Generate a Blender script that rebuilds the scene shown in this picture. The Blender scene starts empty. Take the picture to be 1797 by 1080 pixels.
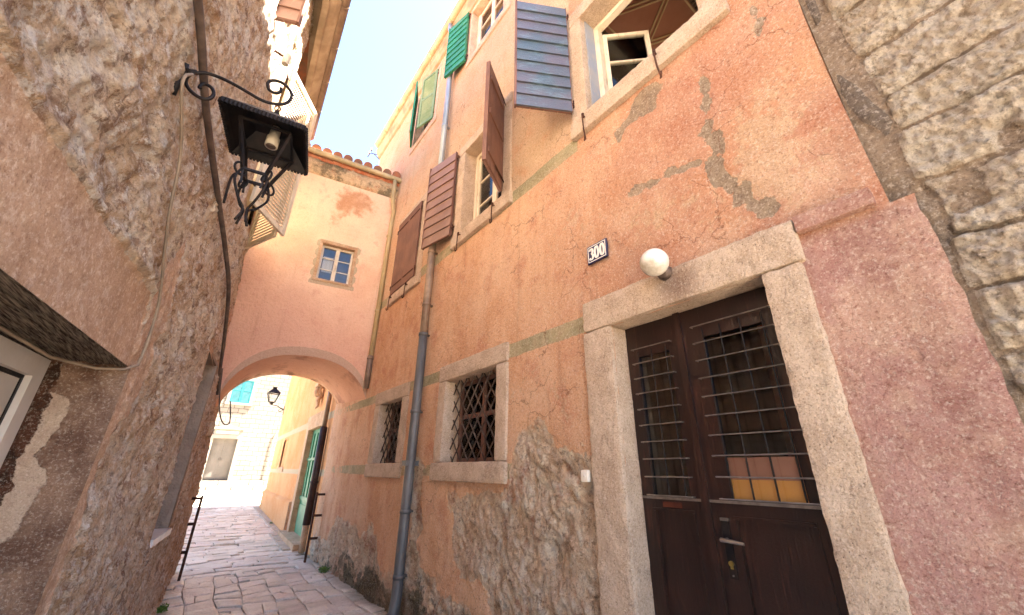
import bpy, math, random
import numpy as np
from mathutils import Vector, Matrix
random.seed(7)
rng = np.random.RandomState(11)
S = bpy.context.scene
C = S.collection

# ------------------------------------------------------------------ camera, sky, sun, exposure
cam_d = bpy.data.cameras.new('camera'); cam = bpy.data.objects.new('camera', cam_d); C.objects.link(cam); S.camera = cam
cam_d.sensor_width = 36; cam_d.lens = 13.8208; cam_d.clip_start = 0.05; cam_d.clip_end = 600
RM = np.array([[0.7923079519758232, 0.2421509073669011, 0.5600098635714045],
               [-0.6100342408228144, 0.2989008224432621, 0.7338368506462959],
               [0.010311850445437773, -0.9230499641970243, 0.38454184341403336]])
cm = Matrix.Identity(4)
for i in range(3):
    cm[i][0] = RM[i, 0]; cm[i][1] = -RM[i, 1]; cm[i][2] = -RM[i, 2]
cm[0][3], cm[1][3], cm[2][3] = 0, 0, 1.55
cam.matrix_world = cm
SUN_AZ = np.array([0.94, -0.341]); SUN_EL = math.radians(64)
W = bpy.data.worlds.new('World'); S.world = W; W.use_nodes = True
wn = W.node_tree.nodes; wl = W.node_tree.links
sky = wn.new('ShaderNodeTexSky'); sky.sky_type = 'NISHITA'; sky.sun_disc = False
sky.sun_elevation = SUN_EL; sky.sun_rotation = math.atan2(SUN_AZ[0], SUN_AZ[1])
sky.air_density = 0.75; sky.dust_density = 0.4; sky.ozone_density = 1.0
bg = wn['Background']; wl.new(sky.outputs[0], bg.inputs[0]); bg.inputs[1].default_value = 0.05
sd = Vector((SUN_AZ[0]*math.cos(SUN_EL), SUN_AZ[1]*math.cos(SUN_EL), math.sin(SUN_EL)))
sl = bpy.data.lights.new('sun', 'SUN'); sun = bpy.data.objects.new('sun', sl); C.objects.link(sun)
sl.energy = 5.0; sl.angle = math.radians(0.53); sl.color = (1, 0.92, 0.80)
sun.rotation_euler = sd.to_track_quat('Z', 'Y').to_euler()
S.view_settings.view_transform = 'Standard'; S.view_settings.look = 'None'
S.view_settings.gamma = 1; S.view_settings.exposure = 4.25
S.cycles.max_bounces = 14; S.cycles.diffuse_bounces = 10; S.cycles.glossy_bounces = 4
S.cycles.transparent_max_bounces = 12

# ------------------------------------------------------------------ numpy noise
_p = rng.permutation(512); PERM = np.concatenate([_p, _p, _p])
_g = rng.normal(size=(512, 3)); _g /= np.linalg.norm(_g, axis=1)[:, None]
def perlin(x, y, z):
    xi = np.floor(x).astype(np.int64); yi = np.floor(y).astype(np.int64); zi = np.floor(z).astype(np.int64)
    xf, yf, zf = x-xi, y-yi, z-zi
    u, v, w = [t*t*t*(t*(t*6-15)+10) for t in (xf, yf, zf)]
    xi &= 511; yi &= 511; zi &= 511
    def g(a, b, c):
        h = PERM[PERM[PERM[(xi+a) & 511]+((yi+b) & 511)]+((zi+c) & 511)]
        q = _g[h]
        return q[:, 0]*(xf-a)+q[:, 1]*(yf-b)+q[:, 2]*(zf-c)
    L = lambda a, b, t: a+t*(b-a)
    return L(L(L(g(0,0,0), g(1,0,0), u), L(g(0,1,0), g(1,1,0), u), v), L(L(g(0,0,1), g(1,0,1), u), L(g(0,1,1), g(1,1,1), u), v), w)
def fbm(x, y, z, s, octv=4, gain=0.5, ridged=False):
    x, y, z = [np.asarray(t, float).ravel()*s for t in np.broadcast_arrays(x, y, z)]
    r = np.zeros_like(x); a = 1.0; n = 0
    for i in range(octv):
        v = perlin(x+i*17.3, y+i*9.1, z+i*5.7)
        if ridged: v = 0.5-np.abs(v)*1.6
        r += a*v; n += a; a *= gain; x = x*2.03; y = y*2.03; z = z*2.03
    return r/n
def sstep(a, b, x):
    t = np.clip((x-a)/(b-a), 0, 1); return t*t*(3-2*t)
def poly_sd(px, py, poly):
    """signed distance to a polygon, negative inside"""
    poly = np.array(poly, float); n = len(poly)
    d = np.full(px.shape, 1e9); inside = np.zeros(px.shape, bool)
    for i in range(n):
        a = poly[i]; b = poly[(i+1) % n]; e = b-a
        wx, wy = px-a[0], py-a[1]
        t = np.clip((wx*e[0]+wy*e[1])/(e@e+1e-12), 0, 1)
        d = np.minimum(d, np.hypot(wx-e[0]*t, wy-e[1]*t))
        c1 = (a[1] > py) != (b[1] > py)
        with np.errstate(divide='ignore', invalid='ignore'):
            xx = (b[0]-a[0])*(py-a[1])/(b[1]-a[1])+a[0]
        inside ^= c1 & (px < xx)
    return np.where(inside, -d, d)
def line_d(px, py, pts):
    d = np.full(px.shape, 1e9)
    for a, b in zip(pts[:-1], pts[1:]):
        a = np.array(a, float); b = np.array(b, float); e = b-a
        wx, wy = px-a[0], py-a[1]; t = np.clip((wx*e[0]+wy*e[1])/(e@e), 0, 1)
        d = np.minimum(d, np.hypot(wx-e[0]*t, wy-e[1]*t))
    return d

# ------------------------------------------------------------------ material helpers
def hexc(h, k=1.0):
    c = [int(h[i:i+2], 16)/255 for i in (0, 2, 4)]
    return tuple(k*(x/12.92 if x <= 0.04045 else ((x+0.055)/1.055)**2.4) for x in c)+(1,)
class NM:
    def __init__(s, name, rough=0.9, spec=0.3, metal=0.0):
        s.m = bpy.data.materials.new(name); s.m.use_nodes = True
        s.t = s.m.node_tree; s.N = s.t.nodes; s.b = s.N['Principled BSDF']
        s.b.inputs['Roughness'].default_value = rough; s.b.inputs['Metallic'].default_value = metal
        s.b.inputs['Specular IOR Level'].default_value = spec
        s.pos = s.N.new('ShaderNodeNewGeometry').outputs['Position']; s.h = None
    def put(s, sock, v):
        if hasattr(v, 'is_linked') or isinstance(v, bpy.types.NodeSocket): s.t.links.new(v, sock)
        else: sock.default_value = v
    def scl(s, v, sc=(1, 1, 1), rot=(0, 0, 0), loc=(0, 0, 0)):
        n = s.N.new('ShaderNodeMapping'); s.put(n.inputs[0], v)
        n.inputs['Scale'].default_value = sc; n.inputs['Rotation'].default_value = rot; n.inputs['Location'].default_value = loc
        return n.outputs[0]
    def noise(s, sc, det=4, ro=0.55, vec=None, dist=0.0, off=0):
        n = s.N.new('ShaderNodeTexNoise'); v = vec or s.pos
        if off: v = s.scl(v, loc=(off, off*1.7, off*0.6))
        s.put(n.inputs['Vector'], v); n.inputs['Scale'].default_value = sc; n.inputs['Detail'].default_value = det
        n.inputs['Roughness'].default_value = ro; n.inputs['Distortion'].default_value = dist
        return n.outputs[0]
    def ridge(s, sc, det=8, ro=.6, off=0, vec=None):
        n = s.N.new('ShaderNodeTexNoise'); n.noise_type = 'RIDGED_MULTIFRACTAL'; v = vec or s.pos
        if off: v = s.scl(v, loc=(off, off*1.7, off*.6))
        s.put(n.inputs['Vector'], v); n.inputs['Scale'].default_value = sc; n.inputs['Detail'].default_value = det; n.inputs['Roughness'].default_value = ro
        return s.math('MULTIPLY', n.outputs[0], .5)
    def vor(s, sc, vec=None, feat='F1', out='Distance', rnd=1.0):
        n = s.N.new('ShaderNodeTexVoronoi'); n.feature = feat; s.put(n.inputs['Vector'], vec or s.pos)
        n.inputs['Scale'].default_value = sc; n.inputs['Randomness'].default_value = rnd
        return n.outputs[out]
    def math(s, op, a, b=0.0, c=0.0, clamp=False):
        n = s.N.new('ShaderNodeMath'); n.operation = op; n.use_clamp = clamp
        s.put(n.inputs[0], a); s.put(n.inputs[1], b); s.put(n.inputs[2], c); return n.outputs[0]
    def ramp(s, f, a, b):
        n = s.N.new('ShaderNodeMapRange'); n.interpolation_type = 'SMOOTHSTEP'; s.put(n.inputs[0], f)
        s.put(n.inputs[1], a); s.put(n.inputs[2], b); return n.outputs[0]
    def mix(s, f, a, b, mode='MIX'):
        n = s.N.new('ShaderNodeMix'); n.data_type = 'RGBA'; n.blend_type = mode
        s.put(n.inputs[0], f); s.put(n.inputs[6], a); s.put(n.inputs[7], b); return n.outputs[2]
    def cr(s, f, stops):
        n = s.N.new('ShaderNodeValToRGB'); s.put(n.inputs[0], f); e = n.color_ramp.elements
        while len(e) < len(stops): e.new(0.5)
        for el, (p, c) in zip(e, stops): el.position = p; el.color = c
        return n.outputs[0]
    def attr(s, name):
        n = s.N.new('ShaderNodeAttribute'); n.attribute_name = name; return n.outputs['Fac']
    def xyz(s):
        n = s.N.new('ShaderNodeSeparateXYZ'); s.put(n.inputs[0], s.pos); return n.outputs
    def bump(s, h, dist=0.01, st=1.0):
        n = s.N.new('ShaderNodeBump'); s.put(n.inputs['Height'], h)
        n.inputs['Distance'].default_value = dist; s.put(n.inputs['Strength'], st)
        if s.h is not None: s.put(n.inputs['Normal'], s.h)
        s.h = n.outputs[0]; s.put(s.b.inputs['Normal'], s.h)
    def grain(s, c, k=.35, sc=(55, 140), dark='5a4436'):
        a = s.ramp(s.noise(sc[0], 5, .75, off=61), .53, .68); b_ = s.ramp(s.noise(sc[1], 4, .75, off=71), .5, .68)
        c = s.mix(s.math('MULTIPLY', a, k*.8), c, H(dark), 'MULTIPLY'); c = s.mix(s.math('MULTIPLY', b_, k*.8), c, H(dark), 'MULTIPLY')
        return s.mix(s.math('MULTIPLY', s.ramp(s.noise(sc[0]*1.6, 5, .75, off=81), .5, .66), k*.7), c, H('f6e6d2'))
    def col(s, c): s.put(s.b.inputs['Base Color'], c); return s
    def rough(s, r): s.put(s.b.inputs['Roughness'], r)
H = hexc

def simple(name, c1, c2, sc=6, rough=0.8, spec=0.3, metal=0, bump=0.002, bsc=60, streak=None, det=5):
    m = NM(name, rough, spec, metal)
    v = m.scl(m.pos, streak) if streak else m.pos
    n = m.noise(sc, det, 0.6, v)
    m.col(m.mix(m.ramp(n, 0.35, 0.68), H(c1), H(c2)))
    if bump: m.bump(m.noise(bsc, 4, 0.6, v), bump)
    return m.m

def mat_orange():
    m = NM('orange_plaster', 0.93, 0.2)
    x, y, z = m.xyz()
    big = m.noise(0.9, 5, 0.6); mid = m.noise(3.2, 6, 0.62, off=3); fine = m.noise(14, 5, 0.65, off=5); grit = m.noise(70, 4, 0.7)
    vst = m.noise(2.2, 5, 0.6, m.scl(m.pos, (1, 1.6, 0.22)))
    low = m.mix(m.ramp(big, 0.36, 0.64), H('d8a27a'), H('e8bc96'))
    low = m.mix(m.math('MULTIPLY', m.ramp(vst, 0.42, 0.7), 0.75), low, H('ecc49e'))
    low = m.mix(m.math('MULTIPLY', m.ramp(mid, 0.5, 0.66), 0.55), low, H('c98468'))
    # pinker plaster close to the door, purplish pink on the jamb side
    pk = m.attr('pink'); near_ = m.math('MULTIPLY', m.ramp(y, 3.2, 1.2), .3); low = m.mix(near_, low, H('b87a58'))  # near_ darkens the near plaster to offset the stronger light there
    low = m.mix(m.math('MULTIPLY', m.ramp(m.math('SUBTRACT', 2.6, y), -0.4, 2.0), m.ramp(big, 0.3, 0.6)), low, m.mix(m.ramp(mid, .35, .65), H('bf866a'), H('cb9c80')))
    pink = m.mix(m.ramp(mid, 0.35, 0.65), H('b28478'), H('c49a8e'))
    low = m.mix(pk, low, m.mix(m.math('MULTIPLY', m.ramp(fine, .45, .65), .5), m.mix(m.math('MULTIPLY', m.ramp(vst, .45, .6), .5), pink, H('94695e')), H('ccaa98')))
    up = m.mix(m.ramp(big, 0.35, 0.65), H('d4ac88'), H('dcbe9c'))
    up = m.mix(m.math('MULTIPLY', m.ramp(mid, 0.48, 0.7), 0.5), up, H('dfa57c'))
    edge = m.math('ADD', z, m.math('MULTIPLY', m.math('SUBTRACT', mid, 0.5), 0.10))
    isup = m.math('MULTIPLY', m.ramp(edge, 4.50, 4.56), m.ramp(y, 1.93, 1.97))
    c = m.mix(isup, low, up)
    # worn lime showing through
    worn = m.ramp(m.math('ADD', m.math('ADD', m.attr('worn'), m.math('MULTIPLY', m.math('SUBTRACT', fine, .5), 1.5)), m.math('MULTIPLY', m.math('SUBTRACT', mid, .5), 1.3)), 0.52, 0.78)
    c = m.mix(m.math('MULTIPLY', worn, 0.8), c, m.mix(m.ramp(grit, .4, .6), H('d8b692'), H('c7a585')))
    # grey green bands
    band = m.attr('band')
    bw = m.ramp(m.math('ADD', band, m.math('ADD', m.math('MULTIPLY', m.math('SUBTRACT', fine, .5), .8), m.math('MULTIPLY', m.math('SUBTRACT', mid, .5), .9))), 0.42, 0.58)
    c = m.mix(m.math('MULTIPLY', bw, 0.9), c, m.mix(m.ramp(mid, .35, .65), H('9c9a78'), H('b7ad88')))
    # cement repairs
    cem = m.ramp(m.math('ADD', m.attr('cement'), m.math('ADD', m.math('MULTIPLY', m.math('SUBTRACT', fine, .5), 1.1), m.math('MULTIPLY', m.math('SUBTRACT', m.noise(34, 5, .7, off=6), .5), .8))), 0.45, 0.56)
    c = m.mix(cem, c, m.mix(m.ramp(fine, .3, .7), H('8f7c68'), H('ab977e')))
    # fallen plaster : rubble and mortar
    rg = m.ramp(m.math('ADD', m.attr('rubble'), m.math('ADD', m.math('MULTIPLY', m.math('SUBTRACT', mid, .5), 1.0), m.math('MULTIPLY', m.math('SUBTRACT', m.noise(17, 6, .7, off=6), .5), .7))), 0.42, 0.54)
    n1 = m.noise(5.5, 7, 0.66, off=9); n2 = m.noise(12, 6, 0.65, off=12)
    rc = m.cr(n1, [(0.30, H('9a7e66')), (0.39, H('dcbc9c')), (0.48, H('eed4b4')), (0.60, H('f8ecd6')), (0.8, H('e2caae'))])
    rc = m.mix(m.math('MULTIPLY', m.ramp(n2, .56, .68), .55), rc, H('dccbb0'))
    rc = m.mix(m.math('MULTIPLY', m.ramp(m.noise(3.5, 4, .6, off=21), .55, .66), .6), rc, H('b4694c'))
    rc = m.mix(m.math('MULTIPLY', m.ramp(m.noise(17, 9, .82, off=44), .53, .60), .7), rc, H('faeed8'))
    rc = m.mix(m.math('MULTIPLY', m.ramp(m.noise(13, 9, .82, off=54), .54, .60), .75), rc, H('947258'))
    rc = m.mix(m.math('MULTIPLY', m.ramp(m.noise(30, 8, .8, off=64), .56, .62), .6), rc, H('80644e'))
    moss = m.attr('moss')
    mo = m.ramp(m.math('ADD', moss, m.math('MULTIPLY', m.math('SUBTRACT', n1, .5), 2.2)), .5, .8)
    rc = m.mix(m.math('MULTIPLY', mo, .85), rc, m.mix(m.ramp(n2, .4, .6), H('3c3a26'), H('63583a')))
    c = m.mix(rg, c, rc)
    rim = m.math('MULTIPLY', m.math('MULTIPLY', rg, m.math('SUBTRACT', 1.0, rg)), 2.6, 0.0, True); c = m.mix(rim, c, H('e2c4a2'))
    # dirt streaks and rain stains
    c = m.mix(m.math('MULTIPLY', m.ramp(m.noise(3, 6, .7, m.scl(m.pos, (1, 2.2, .16)), off=4), .55, .75), .35), c, H('8a5a40'))
    c = m.mix(m.math('MULTIPLY', m.ramp(m.vor(46), .12, .05), m.ramp(mid, .56, .66)), c, H('8a6048'))
    bl = m.ramp(m.noise(1.6, 7, .7, off=101), .48, .6); c = m.mix(m.math('MULTIPLY', bl, .3), c, H('e6c4a4'), 'MIX')
    c = m.grain(c, .62, (42, 105), '9a6a50')
    nv_ = m.N.new('ShaderNodeTexNoise'); nv_.inputs['Scale'].default_value = 5; nv_.inputs['Detail'].default_value = 5; m.put(nv_.inputs[0], m.pos)
    sc_ = m.N.new('ShaderNodeVectorMath'); sc_.operation = 'SCALE'; m.put(sc_.inputs[0], nv_.outputs[1]); sc_.inputs[3].default_value = .28
    ad_ = m.N.new('ShaderNodeVectorMath'); ad_.operation = 'ADD'; m.put(ad_.inputs[0], m.pos); m.put(ad_.inputs[1], sc_.outputs[0])
    crk = m.math('MULTIPLY', m.ramp(m.vor(2.3, ad_.outputs[0], 'DISTANCE_TO_EDGE'), .011, .002), m.ramp(m.noise(1.7, 3, .5, off=91), .53, .58))
    crk = m.math('MULTIPLY', crk, m.math('SUBTRACT', 1.0, rg))
    c = m.mix(m.math('MULTIPLY', crk, m.math('SUBTRACT', .6, m.math('MULTIPLY', pk, .3))), c, H('7a4c36'))
    m.col(c)
    m.bump(m.noise(9, 5, .6, off=2), 0.03); m.bump(m.noise(34, 7, .8), 0.03); m.bump(grit, 0.008)
    m.bump(m.math('MULTIPLY', m.ridge(15, 8, .62, 3), rg), .03); m.bump(rg, -0.02); m.bump(cem, -0.012); m.bump(m.math('MULTIPLY', m.noise(60, 5, .8), cem), .01); m.bump(worn, -0.0015)
    m.bump(m.math('MULTIPLY', m.noise(22, 7, .78), rg), 0.05)
    return m.m

def mat_rubble(name, a, b, c_, d, e_, k=1.0, smoothcol=None):
    m = NM(name, 0.95, 0.15)
    n1 = m.noise(2.6, 8, 0.66); n2 = m.noise(7, 7, 0.68, off=4); n3 = m.noise(24, 5, 0.7, off=8); big = m.noise(0.8, 4, .5, off=15)
    c = m.cr(n1, [(0.28, H(a)), (0.42, H(b)), (0.52, H(c_)), (0.64, H(d))])
    c = m.mix(m.math('MULTIPLY', m.ramp(n2, .54, .63), .6), c, H(e_))
    c = m.mix(m.math('MULTIPLY', m.ramp(m.math('ADD', m.noise(11, 7, .75, off=31), m.math('MULTIPLY', big, .5)), .80, .92), .75), c, H('e6dace'))
    c = m.mix(m.math('MULTIPLY', m.ramp(m.noise(5, 6, .65, off=41), .56, .66), .6), c, H('8a5a3e'))
    c = m.mix(m.math('MULTIPLY', m.ramp(n3, .54, .66), .3), c, H(a))
    c = m.mix(m.math('MULTIPLY', m.ramp(m.noise(9, 8, .78, off=95), .53, .62), .55), c, H('a87c5e'))
    c = m.mix(m.math('MULTIPLY', m.ramp(m.noise(15, 7, .75, off=97), .55, .63), .6), c, H('f0e2d6'))
    c = m.mix(m.math('MULTIPLY', m.ramp(m.xyz()[1], 5.9, 7.2), .65), c, m.mix(n2, H('c98f62'), H('e0b48c')))  # orange tint towards the arch paints in bounced sunlight
    # sunlit tone painted into the colour of the upper storey
    x, y, z = m.xyz()
    ww = m.ramp(m.math('ADD', m.attr('sun_tone'), m.math('MULTIPLY', m.math('SUBTRACT', n2, .5), 1.2)), .45, .6)
    c = m.mix(m.math('MULTIPLY', ww, .9), c, H('bfa886'))
    if smoothcol:
        sm = m.ramp(m.math('ADD', m.attr('smooth'), m.math('MULTIPLY', m.math('SUBTRACT', n3, .5), .4)), .42, .6)
        sc = m.mix(m.ramp(n2, .35, .65), H(smoothcol[0]), H(smoothcol[1]))
        sc = m.mix(m.math('MULTIPLY', m.ramp(m.noise(4, 5, .7, off=51), .58, .68), .4), sc, H('b29784'))
        c = m.mix(m.math('MULTIPLY', sm, .92), c, sc)
        rs = m.math('SUBTRACT', 1.0, m.math('MULTIPLY', sm, .85))
    else: rs = 1.0
    r1 = m.ridge(9, 9, .65, 23); c = m.mix(m.math('MULTIPLY', m.ramp(m.noise(13, 9, .82, off=27), .51, .575), .8), c, H('f8efe4')); c = m.mix(m.math('MULTIPLY', m.ramp(m.noise(9, 9, .82, off=33), .53, .59), .7), c, H('8a6048'))
    if smoothcol: c = m.mix(m.math('MULTIPLY', sm, .8), c, sc)
    c = m.grain(c, .5, (34, 95), '8a6450')
    m.col(c)
    m.bump(m.noise(12, 8, .78, off=2), 0.05, rs); m.bump(m.ridge(6, 8, .6, 3), 0.02, rs); m.bump(m.ridge(19, 7, .6, 13), 0.014, rs); m.bump(m.noise(50, 6, .8, off=6), 0.02, rs); m.bump(m.noise(100, 4, .7), .006)
    return m.m

def mat_stonewall():
    m = NM('rubble_stone', 0.95, 0.2)
    st = m.attr('stone'); r = m.attr('rnd')
    n1 = m.noise(4, 6, .6); n2 = m.noise(22, 6, .7, off=3)
    s = m.mix(r, H('ccbda8'), H('e4d8c6')); s = m.mix(m.ramp(n1, .38, .62), s, H('c8b6a0'))
    s = m.mix(m.math('MULTIPLY', m.ramp(n2, .52, .7), .5), s, H('dccdb4'))
    s = m.mix(m.math('MULTIPLY', m.ramp(m.noise(8, 6, .7, off=7), .56, .68), .55), s, H('a08a74'))
    mo = m.mix(m.ramp(n1, .35, .65), H('a8917a'), H('8c7966')); mo = m.mix(m.math('MULTIPLY', m.ramp(n2, .45, .7), .5), mo, H('bca488'))
    k = m.ramp(m.math('ADD', st, m.math('MULTIPLY', m.math('SUBTRACT', n2, .5), .5)), .35, .6)
    c = m.mix(k, mo, s)
    cem = m.ramp(m.math('ADD', m.attr('cement'), m.math('MULTIPLY', m.math('SUBTRACT', n1, .5), .5)), .45, .55)
    c = m.mix(cem, c, m.mix(m.ramp(n2, .3, .7), H('73655a'), H('8b7c6c')))
    r1 = m.ridge(14, 8, .65, 43); c = m.mix(m.math('MULTIPLY', m.math('MULTIPLY', m.ramp(m.noise(12, 9, .78, off=33), .55, .64), k), .6), c, H('7a6450'))
    c = m.grain(c, .6, (30, 85), '7a6452')
    m.col(c)
    m.bump(m.math('MULTIPLY', m.ridge(16, 8, .62, 1), k), 0.015); m.bump(m.math('MULTIPLY', m.noise(30, 8, .8, off=1), k), 0.05); m.bump(m.noise(30, 8, .82, off=5), .06); m.bump(m.noise(90, 4, .7, off=6), .004)
    return m.m

def mat_limestone(name='limestone', a='d6c0a8', b='c2aa92', dk='96806a'):
    m = NM(name, 0.92, 0.2)
    n1 = m.noise(4.5, 6, .65); n2 = m.noise(26, 6, .7, off=2)
    c = m.mix(m.ramp(n1, .35, .65), H(a), H(b))
    c = m.mix(m.math('MULTIPLY', m.ramp(n2, .55, .7), .5), c, H('d0bea0'))
    c = m.mix(m.math('MULTIPLY', m.ramp(m.noise(9, 7, .72, m.scl(m.pos, (1, 1, .6)), off=9), .56, .72), .5), c, H(dk))
    pit = m.ramp(m.vor(60), .22, .05)
    c = m.mix(m.math('MULTIPLY', pit, m.ramp(n1, .45, .6)), c, H('54463a'))
    vd = m.N.new('ShaderNodeVectorMath'); vd.operation = 'DISTANCE'; m.put(vd.inputs[0], m.scl(m.pos, (1, 1, .8))); vd.inputs[1].default_value = (2.24, 1.17, 2.69*.8)
    st_ = m.ramp(m.math('ADD', vd.outputs['Value'], m.math('MULTIPLY', n1, .22)), .32, .14); c = m.mix(m.math('MULTIPLY', st_, .6), c, m.mix(n2, H('5a4a40'), H('8a5636')))
    c = m.grain(c, .6, (50, 115), '836a58')
    m.col(c); m.bump(m.noise(18, 7, .75, off=4), .03); m.bump(n2, .02); m.bump(m.noise(110, 4, .7), .003); m.bump(pit, -.004)
    return m.m

def mat_paint(name, c1, c2, wood, wear=.6, streak=(1, 1, 12), rough=.55, spec=.4):
    m = NM(name, rough, spec)
    v = m.scl(m.pos, streak); g = m.noise(9, 6, .65, v); n = m.noise(5, 6, .6)
    c = m.mix(m.ramp(m.noise(3, 4, .6, off=2), .35, .65), H(c1), H(c2))
    c = m.mix(m.math('MULTIPLY', m.ramp(m.math('ADD', m.math('MULTIPLY', g, .6), m.math('MULTIPLY', n, .4)), .52, .66), wear), c, H(wood))
    m.col(c); m.bump(g, .004); m.bump(m.noise(80, 3, .6), .001)
    return m.m

def mat_eave():
    m = NM('mouldy_eave_plaster', .95, .2); n = m.noise(2.2, 7, .7); f = m.noise(14, 7, .75, off=3)
    c = m.mix(m.ramp(f, .35, .65), H('d2b894'), H('b79e7c')); c = m.mix(m.math('MULTIPLY', m.ramp(n, .5, .62), .85), c, H('5f5640'))
    c = m.mix(m.math('MULTIPLY', m.ramp(m.noise(7, 6, .7, off=9), .55, .65), .6), c, H('b06a48'))
    m.col(m.grain(c, .4)); m.bump(f, .03); m.bump(m.noise(40, 5, .7), .01); return m.m
M = {}
M['orange'] = mat_orange()
M['left'] = mat_rubble('old_rubble_plaster', '98765a', 'd2b08e', 'e8ceb0', 'f0dfc8', 'f6ebda', smoothcol=('a88a72', 'bc9e84'))
M['stonewall'] = mat_stonewall()
M['limestone'] = mat_limestone()
M['limestone_warm'] = mat_limestone('warm_limestone', 'd2b290', 'bf9a76', '94765a')
M['glass'] = NM('window_glass', 0.04, 0.5).m
def mk_glass():
    m = M['glass']; t = m.node_tree; N = t.nodes
    out = N['Material Output']; tr = N.new('ShaderNodeBsdfTransparent'); tr.inputs[0].default_value = (.93, .94, .93, 1)
    gl = N.new('ShaderNodeBsdfGlossy'); gl.inputs['Roughness'].default_value = .03
    fr = N.new('ShaderNodeFresnel'); fr.inputs[0].default_value = 1.45
    ad = N.new('ShaderNodeMath'); ad.operation = 'ADD'; ad.inputs[1].default_value = .01; t.links.new(fr.outputs[0], ad.inputs[0])
    mx = N.new('ShaderNodeMixShader'); t.links.new(ad.outputs[0], mx.inputs[0]); t.links.new(tr.outputs[0], mx.inputs[1]); t.links.new(gl.outputs[0], mx.inputs[2])
    t.links.new(mx.outputs[0], out.inputs[0])
mk_glass()
M['white_wood'] = mat_paint('old_white_paint', 'ddd2bc', 'ccbfa6', '94816a', .7, (6, 6, 1), .6)
M['blue_jamb'] = mat_paint('blue_grey_limewash', '8d94a0', 'a09c98', 'b5a48c', .6, (3, 3, 1), .9, .2)
M['white_pvc'] = simple('white_frame_paint', 'cfc8c0', 'bfb6ad', 3, .4, .4, bump=.0005)
M['panel_white'] = simple('pale_panel', 'bcb4ab', 'aea59b', 2, .5, .4, bump=.0005)
M['brown_tone'] = mat_paint('brown_painted_board', '7c5f52', '8c6c5e', 'a5897a', .5, (1, 10, 1), .5, .4)
M['brown_plank'] = mat_paint('brown_painted_plank', '684a40', '785648', '92705f', .5, (6, 6, .6), .6, .35)
M['sky_sheen_board'] = mat_paint('brown_board_sky_sheen', '445560', '585560', '7c97a0', .7, (.8, .8, 14), .35, .6)  # sky sheen on brown wood, put into the base colour
M['green'] = mat_paint('green_paint', '1f7050', '2a8460', '58967a', .4, (3, 3, .7), .45, .5)
M['green_pale'] = mat_paint('faded_green_paint', '5f7f58', '74906c', '9aa585', .6, (3, 3, .7), .6, .4)
M['turquoise'] = mat_paint('turquoise_paint', '185c60', '1c6668', '3c7c78', .2, (3, 3, .7), .5, .4)
M['door_wood'] = mat_paint('dark_varnished_wood', '1a0e0c', '26140f', '4a2a20', .6, (5, 5, .35), .32, .5)
M['iron'] = simple('black_wrought_iron', '171416', '2a2321', 12, .55, .5, .6, .001, 90)
M['rust'] = simple('rusty_iron', '3b241c', '5b3a2a', 16, .8, .3, .3, .0015, 90)
M['grille'] = simple('grey_brown_iron', '4a3c36', '6f5f54', 14, .6, .4, .4, .001, 90)
M['steel'] = simple('worn_steel', '8b8580', 'a8a29a', 20, .3, .6, .9, .0004, 90)
M['zinc'] = simple('zinc_pipe', '8e9aa6', 'a7b0b8', 5, .45, .5, .5, .001, 30, (1, 1, .3))
M['dark_pipe'] = simple('dark_grey_painted_pipe', '4e4f50', '6e6c6a', 5, .5, .45, .2, .001, 30, (1, 1, .3))
M['gutter'] = simple('weathered_gutter_metal', 'a39678', 'bcae90', 5, .55, .4, .3, .001, 30)
M['gutter_brown'] = simple('brown_gutter_metal', '7a6656', '94806c', 5, .5, .4, .3, .001, 30)
M['cream_pipe'] = simple('cream_painted_pipe', 'a8946c', 'c0ab80', 4, .6, .3, .1, .001, 30, (1, 1, .3))
M['brown_pipe'] = simple('dark_brown_pipe', '33221e', '48322a', 5, .5, .4, .2, .001, 30)
M['cord'] = simple('cable_sheath', '4b3f3a', '6c5c52', 8, .6, .3, 0, .0005)
M['cord_pale'] = simple('pale_cable_sheath', '7d6d5d', '988672', 8, .6, .3, 0, .0005)
M['ceramic'] = simple('aged_white_ceramic', 'cfc8b8', 'b8ae9a', 5, .4, .5, 0, .0005)
M['opal'] = simple('opal_globe_glass', 'dad4c8', 'a89e8c', 9, .25, .5, 0, 0)
M['white'] = simple('white_enamel', 'dfdcd8', 'cfcac4', 9, .25, .5, 0, 0)
M['navy'] = simple('navy_enamel', '161a3e', '20264e', 9, .25, .5, 0, 0)
M['plastic'] = simple('ivory_plastic', 'ddd6c8', 'cdc5b4', 9, .4, .5, 0, 0)
M['dark_room'] = simple('room_plaster', '9a8974', '877662', 2, .9, .1, 0, 0)
M['room_cream'] = simple('painted_ceiling_cream', 'cbb995', 'bba985', 2, .9, .1, 0, 0)
M['room_brown'] = simple('painted_ceiling_brown', '9c705c', 'a87c68', 3, .8, .2, 0, 0)
M['curtain'] = simple('net_curtain', 'd8d0bc', 'c8beaa', 3, .9, .1, 0, .004, 20, (6, 6, .2))
M['tile'] = simple('terracotta_roof_tile', 'a4674a', '7d6450', 7, .9, .2, 0, .004, 40)
M['cornice'] = simple('stained_cornice_plaster', 'b5a288', '94816a', 3, .9, .2, 0, .006, 25)
M['eave_plaster'] = mat_eave()
M['mortar_red'] = simple('red_brick_mortar', 'b5694a', 'c99070', 9, .9, .2, 0, .01, 30)
M['wood_dark'] = simple('weathered_oak_lintel', '3c2f28', '9a8a78', 5, .9, .2, 0, .03, 9, (30, 1.6, 30))
M['reflect_o'] = simple('orange_reflection', 'f0b060', 'e8a455', 2, .6, .2, 0, 0)  # orange reflection in the door glass, as a flat colour
M['reflect_b'] = simple('brown_reflection', 'c08a74', 'b07c68', 2, .6, .2, 0, 0)  # brown part of that reflection, also a flat colour
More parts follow.
